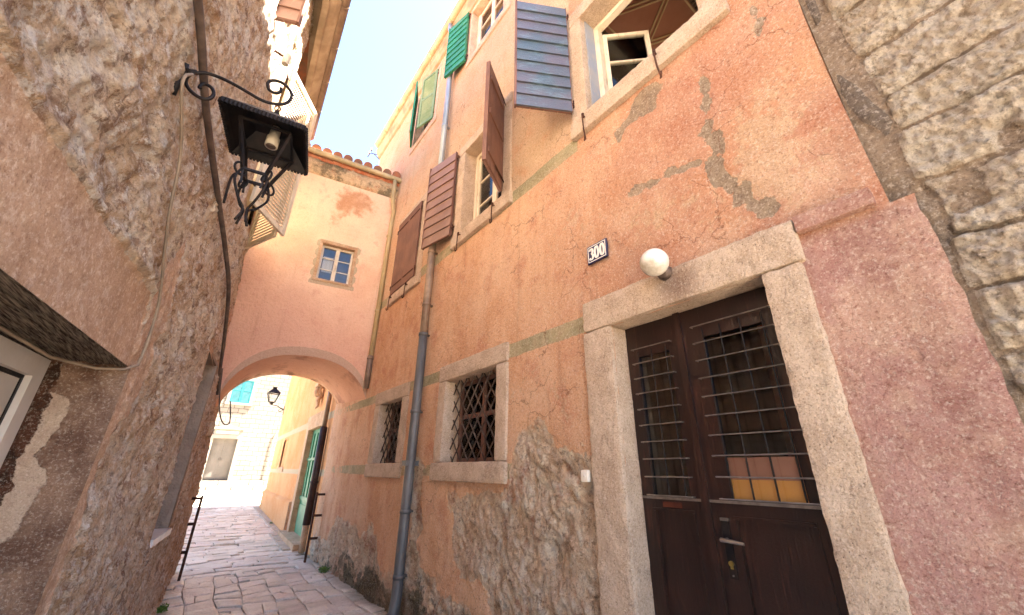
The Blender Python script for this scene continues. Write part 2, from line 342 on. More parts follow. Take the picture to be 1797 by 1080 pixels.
M['recess'] = simple('grey_blocking_plaster', '8b7b6e', '9c8b7c', 5, .95, .1, 0, .02, 25)
M['brass'] = simple('tarnished_brass', '9b8a4e', 'b9a660', 20, .35, .6, .9, 0)
M['letter'] = simple('copper_letter_slot', '4a241a', '5e3020', 9, .45, .5, .3, 0)
M['leaf'] = simple('weed_leaf', '3f5a1e', '5f7d2c', 30, .6, .3, 0, 0)
M['grey_door'] = simple('grey_painted_door', '57534d', '605b55', 2, .6, .3, 0, .001)

def _unused(): pass
def mat_facade(name, a, b, worn, stain):
    m = NM(name, .93, .2); n = m.noise(1.1, 5, .6); f = m.noise(6, 6, .65, off=3); x, y, z = m.xyz()
    c = m.mix(m.ramp(n, .35, .65), H(a), H(b)); c = m.mix(m.math('MULTIPLY', m.ramp(f, .54, .68), .5), c, H(worn))
    c = m.mix(m.math('MULTIPLY', m.ramp(m.math('ADD', m.attr('stain'), m.math('MULTIPLY', m.math('SUBTRACT', f, .5), 1.0)), .35, .8), .85), c, H(stain))
    c = m.mix(m.math('MULTIPLY', m.ramp(m.math('ADD', m.attr('band'), m.math('MULTIPLY', m.math('SUBTRACT', f, .5), .7)), .42, .58), .9), c, H('b5a98c'))
    c = m.mix(m.math('MULTIPLY', m.ramp(m.noise(2.5, 6, .7, m.scl(m.pos, (2.5, 2.5, .18)), off=8), .56, .75), .4), c, H(stain))
    c = m.mix(m.math('MULTIPLY', m.math('MULTIPLY', m.ramp(z, 5.6, 3.6), m.ramp(y, 9.2, 8.9)), .45), c, H('d9a08c'))
    c = m.grain(c, .3, (40, 100), 'a87a5c')
    m.col(c); m.bump(m.noise(14, 7, .7), .03); m.bump(m.noise(60, 4, .7, off=5), .004)
    return m.m
M['bridge'] = mat_facade('peach_plaster', 'e8be9e', 'f2d0b0', 'dea890', 'b8845c')
M['far_orange'] = mat_facade('far_orange_plaster', 'cf9058', 'd6a06e', 'dcb084', 'a06a42')
M['soffit'] = mat_facade('arch_soffit_plaster', 'e2b088', 'ecc4a0', 'c08c68', '8a5c3e')

def mat_white_blocks():
    m = NM('white_limestone_blocks', .85, .2)
    v = m.scl(m.pos, (1, 1, 1), (math.radians(90), 0, 0))
    vv = m.N.new('ShaderNodeVectorMath'); vv.operation = 'ADD'; m.put(vv.inputs[0], v)
    nz = m.N.new('ShaderNodeTexNoise'); nz.inputs['Scale'].default_value = 1.3; nz.inputs['Detail'].default_value = 3; m.put(nz.inputs[0], m.pos)
    sc = m.N.new('ShaderNodeVectorMath'); sc.operation = 'SCALE'; m.put(sc.inputs[0], nz.outputs[1]); sc.inputs[3].default_value = .16; m.put(vv.inputs[1], sc.outputs[0])
    b = m.N.new('ShaderNodeTexBrick'); m.put(b.inputs['Vector'], vv.outputs[0]); b.inputs['Scale'].default_value = 1.0
    b.inputs['Color1'].default_value = H('6c665c'); b.inputs['Color2'].default_value = H('7a7369'); b.inputs['Mortar'].default_value = H('443c33')
    b.inputs['Mortar Size'].default_value = .014; b.inputs['Brick Width'].default_value = .52; b.inputs['Row Height'].default_value = .27; b.inputs['Mortar Smooth'].default_value = .3
    c = m.mix(m.math('MULTIPLY', m.ramp(m.noise(1.5, 6, .65), .5, .7), .4), b.outputs[0], H('6c655b'))
    c = m.mix(m.math('MULTIPLY', m.ramp(m.noise(7, 4, .6), .55, .72), .35), c, H('625b51'))
    m.col(c); m.bump(b.outputs['Fac'], -.015); m.bump(m.noise(12, 4, .6), .01)
    return m.m
M['white_blocks'] = mat_white_blocks()
M['white_stone'] = simple('white_dressed_stone', '7c766d', '716b62', 2, .8, .2, 0, .003, 20)

def mat_paving():
    m = NM('limestone_paving', .4, .6)
    r = m.attr('rnd'); n1 = m.noise(3, 6, .6); n2 = m.noise(16, 6, .7, off=4)
    c = m.cr(r, [(0, H('d2c5b2')), (.35, H('e2d6c5')), (.7, H('eee4d4')), (1, H('d6c4b6'))])
    c = m.mix(m.math('MULTIPLY', m.ramp(n1, .45, .7), .5), c, H('b5a592')); c = m.mix(m.math('MULTIPLY', m.ramp(n2, .54, .7), .35), c, H('e2dbcc'))
    c = m.mix(m.math('MULTIPLY', m.ramp(m.noise(1.4, 7, .7, off=14), .5, .62), .4), c, H('9a8a78'))
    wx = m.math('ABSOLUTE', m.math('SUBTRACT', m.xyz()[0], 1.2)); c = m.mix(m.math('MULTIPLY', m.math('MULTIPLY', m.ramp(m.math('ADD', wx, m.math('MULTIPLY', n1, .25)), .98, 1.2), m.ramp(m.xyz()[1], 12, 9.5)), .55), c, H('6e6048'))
    c = m.grain(c, .45, (30, 80), '8a7866')
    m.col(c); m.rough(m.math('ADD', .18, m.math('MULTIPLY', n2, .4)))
    m.bump(m.noise(7, 6, .7, off=2), .03); m.bump(n2, .012)
    return m.m
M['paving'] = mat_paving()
M['joint'] = simple('earth_joint', '6a5e4e', '7d705e', 8, .95, .1, 0, .01, 30)

# ------------------------------------------------------------------ mesh helpers
class MB:
    def __init__(s): s.v = []; s.f = []; s.m = []; s.n = 0
    def add(s, v, f, mi=0):
        v = [tuple(map(float, p)) for p in v]; s.v += v; s.f += [tuple(int(i)+s.n for i in q) for q in f]; s.m += [mi]*len(f); s.n += len(v); return s
    def box(s, a, b, mi=0, M4=None):
        x0, y0, z0 = a; x1, y1, z1 = b
        v = [(x0,y0,z0),(x1,y0,z0),(x1,y1,z0),(x0,y1,z0),(x0,y0,z1),(x1,y0,z1),(x1,y1,z1),(x0,y1,z1)]
        if M4 is not None: v = [tuple(M4 @ Vector(p)) for p in v]
        return s.add(v, [(0,3,2,1),(4,5,6,7),(0,1,5,4),(1,2,6,5),(2,3,7,6),(3,0,4,7)], mi)
    def bar(s, p, q, w, h=None, mi=0, up=(0, 0, 1)):
        """square bar from p to q"""
        h = h or w; p = Vector(p); q = Vector(q); d = (q-p).normalized(); u = Vector(up)
        if abs(d.dot(u)) > .97: u = Vector((1, 0, 0))
        a = d.cross(u).normalized()*w/2; b = d.cross(a).normalized()*h/2
        v = [p-a-b, p+a-b, p+a+b, p-a+b, q-a-b, q+a-b, q+a+b, q-a+b]
        return s.add(v, [(0,3,2,1),(4,5,6,7),(0,1,5,4),(1,2,6,5),(2,3,7,6),(3,0,4,7)], mi)
    def tube(s, pts, r, n=8, mi=0, cap=True, flat=1.0):
        P = [Vector(p) for p in pts]; rs = r if isinstance(r, (list, tuple)) else [r]*len(P)
        t0 = (P[1]-P[0]).normalized(); a = t0.orthogonal().normalized(); rings = []; v = []
        for i, p in enumerate(P):
            t = ((P[min(i+1, len(P)-1)]-P[max(i-1, 0)])).normalized()
            a = (a-t*a.dot(t)).normalized(); b = t.cross(a)
            for k in range(n):
                an = 2*math.pi*k/n; v.append(p+a*math.cos(an)*rs[i]+b*math.sin(an)*rs[i]*flat)
        f = [(i*n+k, i*n+(k+1) % n, (i+1)*n+(k+1) % n, (i+1)*n+k) for i in range(len(P)-1) for k in range(n)]
        if cap: f += [tuple(range(n-1, -1, -1)), tuple((len(P)-1)*n+k for k in range(n))]
        return s.add(v, f, mi)
    def rbox(s, a, b, res=.05, r=.012, amp=.004, fs=9., seed=0, mi=0, M4=None):
        """rounded, slightly broken stone block"""
        a = np.array(a, float); b = np.array(b, float); r = min(r, (b-a).min()*.45)
        def lin(k): return np.linspace(a[k], b[k], max(2, int((b[k]-a[k])/res)+2))
        for ax in range(3):
            o = [k for k in range(3) if k != ax]; U, V_ = np.meshgrid(lin(o[0]), lin(o[1]), indexing='ij')
            for side in (a[ax], b[ax]):
                P = np.zeros((U.size, 3)); P[:, o[0]] = U.ravel(); P[:, o[1]] = V_.ravel(); P[:, ax] = side
                Q = np.clip(P, a+r, b-r); d = P-Q; L = np.linalg.norm(d, axis=1)[:, None]; d = d/np.maximum(L, 1e-9)
                nn = fbm(P[:, 0]+seed, P[:, 1], P[:, 2], fs, 4)+.6*fbm(P[:, 0]+seed, P[:, 1], P[:, 2], fs*4, 2)
                P = Q+d*r+d*(nn*amp*2)[:, None]
                nu, nv = U.shape; idx = np.arange(nu*nv).reshape(nu, nv)
                F = np.stack([idx[:-1, :-1], idx[1:, :-1], idx[1:, 1:], idx[:-1, 1:]], -1).reshape(-1, 4)
                if (ax in (0, 2)) == (side == a[ax]): F = F[:, ::-1]
                if M4 is not None: P = [M4 @ Vector(p) for p in P]
                s.add(P, F, mi)
        return s
    def build(s, name, mats, parent=None, smooth=False):
        me = bpy.data.meshes.new(name); me.from_pydata(s.v, [], s.f)
        if not isinstance(mats, (list, tuple)): mats = [mats]
        for m in mats: me.materials.append(m)
        if len(mats) > 1: me.polygons.foreach_set('material_index', s.m)
        if smooth: me.polygons.foreach_set('use_smooth', [True]*len(s.f))
        me.update(); o = bpy.data.objects.new(name, me); C.objects.link(o)
        if parent: par(o, parent)
        return o
def par(o, p):
    o.parent = p
    loc = Vector(p.location) if p.parent is None else Vector((0, 0, 0))   # meshes are built in world coordinates
    o.matrix_parent_inverse = Matrix.Translation(-loc)
def thing(name, label, cat, loc=(0, 0, 0), group=None):
    o = bpy.data.objects.new(name, None); o.empty_display_size = .2; C.objects.link(o); o.location = loc
    return tag(o, label, cat, group)
def tag(o, label=None, cat=None, group=None, kind=None):
    if label: o['label'] = label
    if cat: o['category'] = cat
    if group: o['group'] = group
    if kind: o['kind'] = kind
    return o
def sheet(name, us, zs, fn, mats, parent=None, holes=(), attrs=None, smooth=True, flip=False):
    """grid over (u, z); fn(U,Z)->points (n,3); holes (u0,u1,z0,z1)"""
    us = np.unique(np.round(us, 4)); zs = np.unique(np.round(zs, 4))
    U, Z = np.meshgrid(us, zs, indexing='ij'); U = U.ravel(); Z = Z.ravel(); P = fn(U, Z)
    nu, nz = len(us), len(zs); idx = np.arange(nu*nz).reshape(nu, nz)
    F = np.stack([idx[:-1, :-1], idx[1:, :-1], idx[1:, 1:], idx[:-1, 1:]], -1).reshape(-1, 4)
    cu = ((us[:-1]+us[1:])/2)[:, None]+0*zs[None, :-1]; cz = ((zs[:-1]+zs[1:])/2)[None, :]+0*us[:-1, None]
    keep = np.ones(cu.shape, bool)
    for h in holes: keep &= ~((cu > h[0]) & (cu < h[1]) & (cz > h[2]) & (cz < h[3]))
    F = F[keep.ravel()]
    if flip: F = F[:, ::-1]
    used = np.unique(F); rem = -np.ones(len(P), int); rem[used] = np.arange(len(used)); F = rem[F]; P = P[used]
    me = bpy.data.meshes.new(name); me.vertices.add(len(P)); me.vertices.foreach_set('co', P.astype(np.float32).ravel())
    me.loops.add(F.size); me.loops.foreach_set('vertex_index', F.ravel().astype(np.int32))
    me.polygons.add(len(F)); me.polygons.foreach_set('loop_start', (np.arange(len(F))*4).astype(np.int32))
    me.polygons.foreach_set('loop_total', np.full(len(F), 4, np.int32))
    me.polygons.foreach_set('use_smooth', np.full(len(F), smooth))
    me.update(calc_edges=True); me.validate()
    me.materials.append(mats)
    for k, v in (attrs(U, Z) if attrs else {}).items():
        a = me.attributes.new(k, 'FLOAT', 'POINT'); a.data.foreach_set('value', v[used].astype(np.float32))
    o = bpy.data.objects.new(name, me); C.objects.link(o)
    if parent: par(o, parent)
    return o
def ar(a, b, st): return np.arange(a, b+st*.5, st)
def edges(holes, k): return np.array([h[i] for h in holes for i in ((0, 1) if k == 0 else (2, 3))])

# ------------------------------------------------------------------ ground
def zg(y):
    y = np.asarray(y, float)
    return np.where(y < 11, 0, np.where(y < 19.6, (y-11)/8.6*.12, .12+(y-19.6)/9.4*.08))
XL = lambda y: np.where(np.asarray(y) < 7, .13+(np.asarray(y)-7)*.1228, .13+(np.asarray(y)-7)*.055)
def XRf(y): return np.where(np.asarray(y) < 9.3, 2.28, 2.30+(np.asarray(y)-9.3)*.044)
def ground():
    ys = np.concatenate([ar(-60, 8, 4), ar(9, 32, 1), ar(36, 200, 20)]); xs = np.concatenate([ar(-150, 150, 30)])
    o = sheet('ground', xs, ys, lambda U, Z: np.stack([U, Z, np.where(Z < 30, zg(Z), .2)-.035], 1), M['joint'])
    tag(o, kind='structure')
ground()
def paving():
    b = MB(); R = []
    def stone(c, z0):
        """c: four corners (x,y)"""
        ctr = np.mean(c, 0); t = random.gauss(0, .02); u = random.gauss(0, .02); dz = random.gauss(0, .009)
        rn = random.random(); v = []
        lx, ly = [max(p[k] for p in c)-min(p[k] for p in c) for k in (0, 1)]
        nx, ny = 4, 4; g = .007
        def q(s_, t_): return (np.array(c[0])*(1-s_)*(1-t_)+np.array(c[1])*s_*(1-t_)+np.array(c[2])*s_*t_+np.array(c[3])*(1-s_)*t_)
        ss = [0, min(.12, .03/max(lx, .05)), 1-min(.12, .03/max(lx, .05)), 1]; tt = [0, min(.2, .03/max(ly, .05)), 1-min(.2, .03/max(ly, .05)), 1]
        for i, s_ in enumerate(ss):
            for j, t_ in enumerate(tt):
                p = q(s_, t_); p = p+(ctr-p)/max(np.linalg.norm(ctr-p), .01)*g
                edge = (i in (0, 3))+(j in (0, 3)); z = z0(p[1])+dz+t*(p[0]-ctr[0])+u*(p[1]-ctr[1])-(.008 if edge == 1 else .012 if edge == 2 else 0)+random.gauss(0, .0015)
                v.append((p[0], p[1], z))
        f = [(i*4+j, (i+1)*4+j, (i+1)*4+j+1, i*4+j+1) for i in range(3) for j in range(3)]
        ring = [0, 4, 8, 12, 13, 14, 15, 11, 7, 3, 2, 1]; k = len(v)
        v += [(v[i][0], v[i][1], v[i][2]-.05) for i in ring]
        f += [(ring[i], k+i, k+(i+1) % 12, ring[(i+1) % 12]) for i in range(12)]
        b.add(v, f); R.extend([rn]*len(v))
    zf = lambda y: float(zg(y))
    # long strips with cross joints in the near alley
    xs = [-1.9, -1.5, -1.1, -.80, -.5, -.16, .10, .36, .70, .98, 1.30, 1.56, 1.86, 2.12, 2.5]
    sk = lambda x, y: x+(y-6)*.02+.02*math.sin(y*1.9+x*5)+.012*math.sin(y*5.1+x*9)
    for a, c in zip(xs[:-1], xs[1:]):
        y = -4+random.random()*.2; tilt = 0
        while y < 8.6:
            h = random.choice([.09, .13, .16, .2, .24, .3, .38]); t2 = random.gauss(0, .035)
            if a < 2.4:
                if random.random() < .22 and h > .15:
                    f_ = random.uniform(.35, .65); m0, m1 = sk(a, y)*(1-f_)+sk(c, y)*f_+random.gauss(0, .03), sk(a, y+h)*(1-f_)+sk(c, y+h)*f_
                    stone([(sk(a, y), y+tilt), (m0, y), (m1, y+h), (sk(a, y+h), y+h+t2)], zf); stone([(m0, y), (sk(c, y), y-tilt), (sk(c, y+h), y+h-t2), (m1, y+h)], zf)
                else: stone([(sk(a, y), y+tilt), (sk(c, y), y-tilt), (sk(c, y+h), y+h-t2), (sk(a, y+h), y+h+t2)], zf)
            y += h; tilt = t2
    # cross courses further on
    y = 8.62; rowt = 0
    while y < 29.2:
        h = random.uniform(.15, .27) if y < 20 else random.uniform(.25, .45)
        xa, xb = (-1.6, 3.0) if y < 19.5 else (-9, 10)
        x = xa-random.random()*.4; nt = random.gauss(0, .03)
        w0 = lambda X: .05*math.sin(X*1.7+y*.6)
        while x < xb:
            w = random.uniform(.28, .75); j1 = random.gauss(0, .015)
            stone([(x, y+w0(x)), (x+w, y+w0(x+w)), (x+w+j1, y+h+w0(x+w)), (x+j1, y+h+w0(x))], zf)
            x += w
        y += h
    o = b.build('street', M['paving'], smooth=False); tag(o, kind='structure')
    a = o.data.attributes.new('rnd', 'FLOAT', 'POINT'); a.data.foreach_set('value', np.array(R, np.float32))
    # narrow edging course along the far orange wall
    b = MB(); y = 10.2; R2 = []
    while y < 20:
        h = random.uniform(.3, .6); x1 = float(XRf(y))-.02 if y > 12.4 else float(XRf(y))-.14
        b.rbox((x1-.22, y, float(zg(y))-.1), (x1, y+h-.015, float(zg(y))+.035), .08, .012, .004, 7, y); y += h
    tag(b.build('edging_stones', M['limestone']), kind='structure')
paving()

# ------------------------------------------------------------------ reusable window / shutter builders (the wall faces -X unless a frame matrix is given)
def shutter_boards(w, h, nb, t=.03):
    """local: u along +x from hinge, z up, outer face -y; overlapping horizontal boards outside, planks inside"""
    b = MB(); bh = h/nb
    for i in range(nb):
        z0 = i*bh; v = []
        jl = random.uniform(0, .004)
        v = [(0, -.012, z0+.004), (w, -.012, z0+.004), (w, -.034-jl, z0), (0, -.034-jl, z0), (0, -.012, z0+bh-.002), (w, -.012, z0+bh-.002), (w, -.018, z0+bh), (0, -.018, z0+bh)]
        b.add(v, [(0,3,2,1),(4,5,6,7),(0,1,5,4),(1,2,6,5),(2,3,7,6),(3,0,4,7)])
    return b
def shutter_inner(w, h):
    b = MB(); n = max(4, int(w/.12)); pw = w/n
    for i in range(n): b.box((i*pw+.002, -.0115, .004), ((i+1)*pw-.002, .010, h-.004))
    for z in (.12*h, .5*h, .86*h): b.box((.03, .0105, z-.035), (w-.03, .028, z+.035))
    b.box((-.006, -.03, 0), (-.0005, .012, h)); b.box((w+.0005, -.034, -.004), (w+.02, .014, h+.004))
    return b
def hinge_mat(hinge, z0, tip):
    """frame whose x axis runs from the hinge to the tip"""
    d = Vector((tip[0]-hinge[0], tip[1]-hinge[1], 0)).normalized(); y = Vector((0, 0, 1)).cross(d)
    m = Matrix.Identity(4)
    for i in range(3): m[i][0] = d[i]; m[i][1] = y[i]
    m[0][3], m[1][3], m[2][3] = hinge[0], hinge[1], z0
    return m
def xf(b, M4):
    b.v = [tuple(M4 @ Vector(p)) for p in b.v]; return b
def board_shutter(win, hinge, z0, tip, h, nb, mo, mi, flip=False, name='shutter', straps=False, label=None):
    w = math.dist(hinge, tip); b = shutter_boards(w, h, nb); i = shutter_inner(w, h)
    for f in i.f: pass
    n0 = len(b.f); b.add(i.v, i.f, 1)
    for z in (h*.08, h*.92):       # strap hinges and pintles
        b.box((-.07, -.008, z-.014), (0, .004, z+.014), 2); b.tube([(-.03, -.002, z-.05), (-.03, -.002, z+.05)], .011, 6, 2)
        b.box((-.0, .029 if straps is False else -.052, z-.014), (w*.55, .034 if straps is False else -.046, z+.014), 2)
    if flip: b.v = [(x, -y, z) for x, y, z in b.v]; b.f = [tuple(reversed(f)) for f in b.f]
    xf(b, hinge_mat(hinge, z0, tip)); o = b.build(name, [mo, mi, M['rust']], win)
    if label: o['label'] = label
    return o
def louvre_shutter(win, hinge, z0, tip, h, mat, slats=None, tilt=.034, rail=None, back=None):
    w = math.dist(hinge, tip); b = MB(); st = min(.06, w*.14); t = .035
    b.box((0, -t, 0), (st, 0, h)); b.box((w-st, -t, 0), (w, 0, h))
    rails = [0, h*.5, h-.07]
    for z in rails: b.box((st+.0005, -t+.002, z+.001), (w-st-.0005, -.002, z+.07))
    n = slats or int(h/.055); dz = h/n
    for k in range(n):
        z = (k+.5)*dz
        if any(r-.02 < z < r+.09 for r in rails): continue
        b.add([(st, -t+.004, z-tilt), (w-st, -t+.004, z-tilt), (w-st, -.004, z+tilt*.6), (st, -.004, z+tilt*.6),
               (st, -t+.004, z-tilt+.008), (w-st, -t+.004, z-tilt+.008), (w-st, -.004, z+tilt*.6+.008), (st, -.004, z+tilt*.6+.008)],
              [(0,3,2,1),(4,5,6,7),(0,1,5,4),(1,2,6,5),(2,3,7,6),(3,0,4,7)])
    for z in (h*.1, h*.9): b.box((-.05, -.02, z-.015), (-.0005, -.01, z+.015), 1)
    xf(b, hinge_mat(hinge, z0, tip)); return b.build('shutter', [mat, M['rust']], win)
def surround(X, y0, y1, z0, z1, oy0, oy1, oz1, sz0, sy0, sy1, proud=.03, reveal=.24, sproud=.05, seed=0, mat='limestone'):
    """stone surround of an opening in a wall facing -X at x=X"""
    b = MB(); kw = dict(res=.03, r=.014, amp=.007, fs=11, seed=seed)
    b.rbox((X-proud, oy0, z0), (X+reveal, y0, z1), **kw); b.rbox((X-proud, y1, z0), (X+reveal, oy1, z1), **kw)
    b.rbox((X-proud-.003, oy0-.002, z1+.002), (X+reveal, oy1+.002, oz1), **kw)
    if sz0 is not None: b.rbox((X-sproud, sy0, sz0), (X+reveal+.02, sy1, z0-.002), **kw)
    return b
def casement(win, p0, d, w, z0, h, mat, mullions=(1, 2), glass=True, t=.035, st=.045, name='casement'):
    """a glazed leaf: p0 (x,y) hinge foot, d direction (x,y)"""
    m4 = hinge_mat(p0, z0, (p0[0]+d[0], p0[1]+d[1])); b = MB()
    b.box((0, -t/2, 0), (st, t/2, h)); b.box((w-st, -t/2, 0), (w, t/2, h)); b.box((st+.0005, -t/2+.001, 0), (w-st-.0005, t/2-.001, st)); b.box((st+.0005, -t/2+.001, h-st), (w-st-.0005, t/2-.001, h))
    cols, rows = mullions
    for i in range(1, cols): x = st+(w-2*st)*i/cols; b.box((x-.012, -.012, st), (x+.012, .012, h-st))
    for i in range(1, rows): z = st+(h-2*st)*i/rows; b.box((st, -.0115, z-.012), (w-st, .0115, z+.012))
    o = xf(b, m4).build(name, mat, win)
    if glass:
        g = MB(); g.box((st-.004, -.003, st-.004), (w-st+.004, .003, h-st+.004)); g = xf(g, m4).build('glass_pane', M['glass'], win)
    return o
def hook(win, y, z, X, L=.34, lean=.02):
    b = MB(); b.tube([(X+.03, y, z), (X-.03, y, z), (X-.045, y-.005, z-.01)], .009, 6)
    b.tube([(X-.04, y, z+.01), (X-.045, y-lean*.3, z-L*.5), (X-.05, y-lean, z-L+.03), (X-.07, y-lean, z-L), (X-.085, y-lean-.02, z-L+.015), (X-.085, y-lean-.02, z-L+.04)], .0075, 6)
    b.tube([(X-.03, y, z-.02), (X-.03, y, z+.025)], .014, 7)
    b.build('shutter_hook', M['rust'], win)

# ------------------------------------------------------------------ ORANGE HOUSE (right)
X0 = 2.28
oh = thing('orange_house', 'long orange plastered house on the right with open brown and green shutters', 'house', (2.28, 4.7, 0))
WINS = dict(U1=(.66, 1.79, 4.77, 6.22), U2=(3.20, 4.19, 4.63, 6.12), U3=(5.66, 6.64, 4.52, 6.06), A=(3.21, 4.26, 1.635, 2.555), B=(5.56, 6.46, 1.64, 2.53),
            G1=(5.68, 6.64, 8.13, 9.6), G2=(3.30, 4.32, 8.38, 9.7), D=(.70, 1.745, -.1, 2.565))
OH = list(WINS.values())
Rub1 = [(4.05, 1.28), (3.7, 1.33), (3.05, 1.42), (2.87, 1.84), (2.6, 1.98), (2.4, 1.77), (2.19, 1.7), (1.9, 1.6), (1.9, -.2), (3.0, -.2), (3.2, .45), (3.4, .62), (3.85, .72), (3.95, .95)]
Rub2 = [(9.6, .45), (8.4, .38), (7.9, .75), (7.3, .80), (6.6, .68), (6.2, .8), (5.9, .52), (5.5, .35), (5.12, .48), (4.6, .55), (3.96, .45), (3.3, .35), (2.9, .2), (2.9, -.3), (9.6, -.3)]
Rub3 = [(4.86, 1.75), (4.72, 1.6), (4.68, 1.2), (4.7, .7), (4.55, .4), (4.95, .4), (4.97, 1.7)]
Cem = [[(1.12, 4.52), (1.03, 4.4), (1.15, 4.24), (1.29, 4.27), (1.43, 4.26), (1.50, 4.16), (1.53, 4.28), (1.37, 4.40), (1.3, 4.53)]]
CemL = [([(.76, 4.16), (.76, 3.98), (.80, 3.77)], .035), ([(.80, 3.77), (.77, 3.57), (.82, 3.44), (.75, 3.24), (.68, 3.09), (.58, 2.95)], .06), ([(1.46, 3.60), (1.33, 3.59), (1.16, 3.57), (.92, 3.52)], .035), ([(.36, 4.5), (.34, 4.3), (.38, 4.1)], .02)]
def o_mask(U, Z):
    rub = np.maximum.reduce([1-sstep(-.16, .16, poly_sd(U, Z, p)+fbm(U, Z, 0*U, 3.1, 4)*.3) for p in (Rub1, Rub2, Rub3)])
    cem = np.maximum.reduce([1-sstep(-.05, .05, poly_sd(U, Z, p)+fbm(U, Z, 0*U, 7, 3)*.09) for p in Cem]+[1-sstep(-.045, .045, line_d(U, Z, l)+fbm(U, Z, 0*U+3, 9, 3)*.13-w*.8) for l, w in CemL])
    pink = np.maximum((1-sstep(-.05, .05, U-.52))*(1-sstep(2.66, 2.72, Z)), 0)
    pink = np.maximum(pink, .8*(1-sstep(-.04, .04, poly_sd(U, Z, [(2.0, 1.35), (2.2, 1.35), (2.2, 1.62), (2.0, 1.66)]))))
    wz = lambda c, s: np.exp(-(((U-c[0])/s[0])**2+((Z-c[1])/s[1])**2))
    worn = .75*wz((.45, 3.55), (.28, .45))+.5*wz((.55, 3.1), (.4, .3))+.6*wz((1.3, 3.3), (.5, .3))+.5*wz((2.9, 2.2), (.3, .3))+.45*wz((1.6, 4.2), (.5, .3))+.45*wz((2.3, 2.2), (.3, .5))+.5*wz((2.2, 3.6), (.6, .6))+.5*wz((4.0, 3.6), (.8, .5))+.55*wz((2.7, 1.5), (.5, .35))
    band = np.maximum.reduce([(1-sstep(.055, .085, np.abs(Z-2.655)))*sstep(1.9, 2.0, U), (1-sstep(.055, .085, np.abs(Z-1.55)))*sstep(1.95, 2.05, U)*(.62+.3*sstep(4.6, 5.2, U)), (1-sstep(.07, .10, np.abs(Z-4.52)))*sstep(1.92, 1.99, U)*.95])
    band *= 1-.55*sstep(7.4, 8.4, U)
    moss = (1-sstep(.05, .62, Z+.1*np.sin(U*5)))*(.55+.45*sstep(2.8, 3.5, U)*(1-sstep(6, 8.5, U)))
    return rub, cem, pink, worn, band, moss
def o_pts(U, Z):
    rub, cem, pink, worn, band, moss = o_mask(U, Z)
    d = .022*fbm(U, Z, 0*U, .8, 3)+.016*fbm(U, Z, 0*U+5, 4, 4)+.006*fbm(U, Z, 0*U+9, 16, 3)
    d += -.012*rub+rub*(.12*fbm(U, Z, 0*U+2, 3.6, 5)+.075*fbm(U, Z, 0*U+4, 11, 4, .65, True)-.02)
    d -= rub*.07*np.exp(-(((U-2.45)/.09)**2+((Z-.95)/.10)**2))
    d += -.006*cem+cem*.006*fbm(U, Z, 0*U+7, 14, 3)
    d += .025*(1-sstep(-.02, .02, U-.49))*(1-sstep(2.68, 2.70, Z))*0
    for h in OH:    # keep the wall flat behind the stone surrounds
        e = np.maximum(np.maximum(h[0]-U, U-h[1]), np.maximum(h[2]-Z, Z-h[3])); d = np.where(e < .14, np.minimum(d, .012), d)
    U = np.where(U < .12, U-.05*fbm(U, Z, 0*U, 4, 3), U)
    return np.stack([X0-d, U+.012*np.sin(Z*2.1)*(U < .2), Z], 1)
yy = np.concatenate([ar(.045, .12, .0125), ar(.13, 4.6, .017), ar(4.6, 9.3, .032), edges(OH, 0)])
zz = np.concatenate([ar(0, 4.8, .017), ar(4.8, 10.1, .05), edges(OH, 1)])
def dedupe(a, lim=.004, keep=()):
    a = np.unique(np.round(a, 4)); k = set(np.round(keep, 4)); out = [a[0]]
    for v in a[1:]:
        if v-out[-1] < lim:
            if v in k: out[-1] = v
        else: out.append(v)
    return np.array(out)
yy = dedupe(yy, .004, edges(OH, 0)); zz = dedupe(np.append(zz, 2.715), .004, np.append(edges(OH, 1), 2.715)); yy = dedupe(np.append(yy, .13), .004, np.append(edges(OH, 0), .13))
sheet('wall', yy, zz, o_pts, M['orange'], oh, OH+[(0, .13, 2.715, 11)], lambda U, Z: dict(zip(('rubble', 'cement', 'pink', 'worn', 'band', 'moss'), o_mask(U, Z))))
# closed body behind the wall sheet : rooms, gable ends, roof
b = MB(); xb = 7.2
for y, yb in ((.14, .2), (9.24, 9.3)): MB().box((X0+.03, y, 0), (xb, yb, 10.05)).build('side_wall', M['far_orange'], oh)
BW = [(.7, 2.1, 4.9, 6.9), (3.1, 4.6, 4.9, 6.9), (5.6, 6.8, 4.9, 6.9), (5.6, 6.8, 1, 3)]  # unseen back openings, added so that sun lights the rooms
sheet('back_wall', dedupe(np.concatenate([ar(.14, 9.3, 1), edges(BW, 0)]), .01), dedupe(np.concatenate([ar(0, 10.05, 1), edges(BW, 1)]), .01), lambda U, Z: np.stack([xb+0*U, U, Z], 1), M['far_orange'], oh, BW, smooth=False)
b = MB()
for z in (-.05, 3.9, 7.25, 9.95): b.box((X0+.06, .205, z), (xb-.002, 9.235, z+.12), 0)
for y in (2.45, 5.0): b.box((X0+.08, y, .08), (7.1, y+.1, 3.89)); b.box((X0+.08, y, 4.03), (7.1, y+.1, 7.24)); b.box((X0+.08, y, 7.38), (7.1, y+.1, 9.94))
b.build('rooms', M['dark_room'], oh)
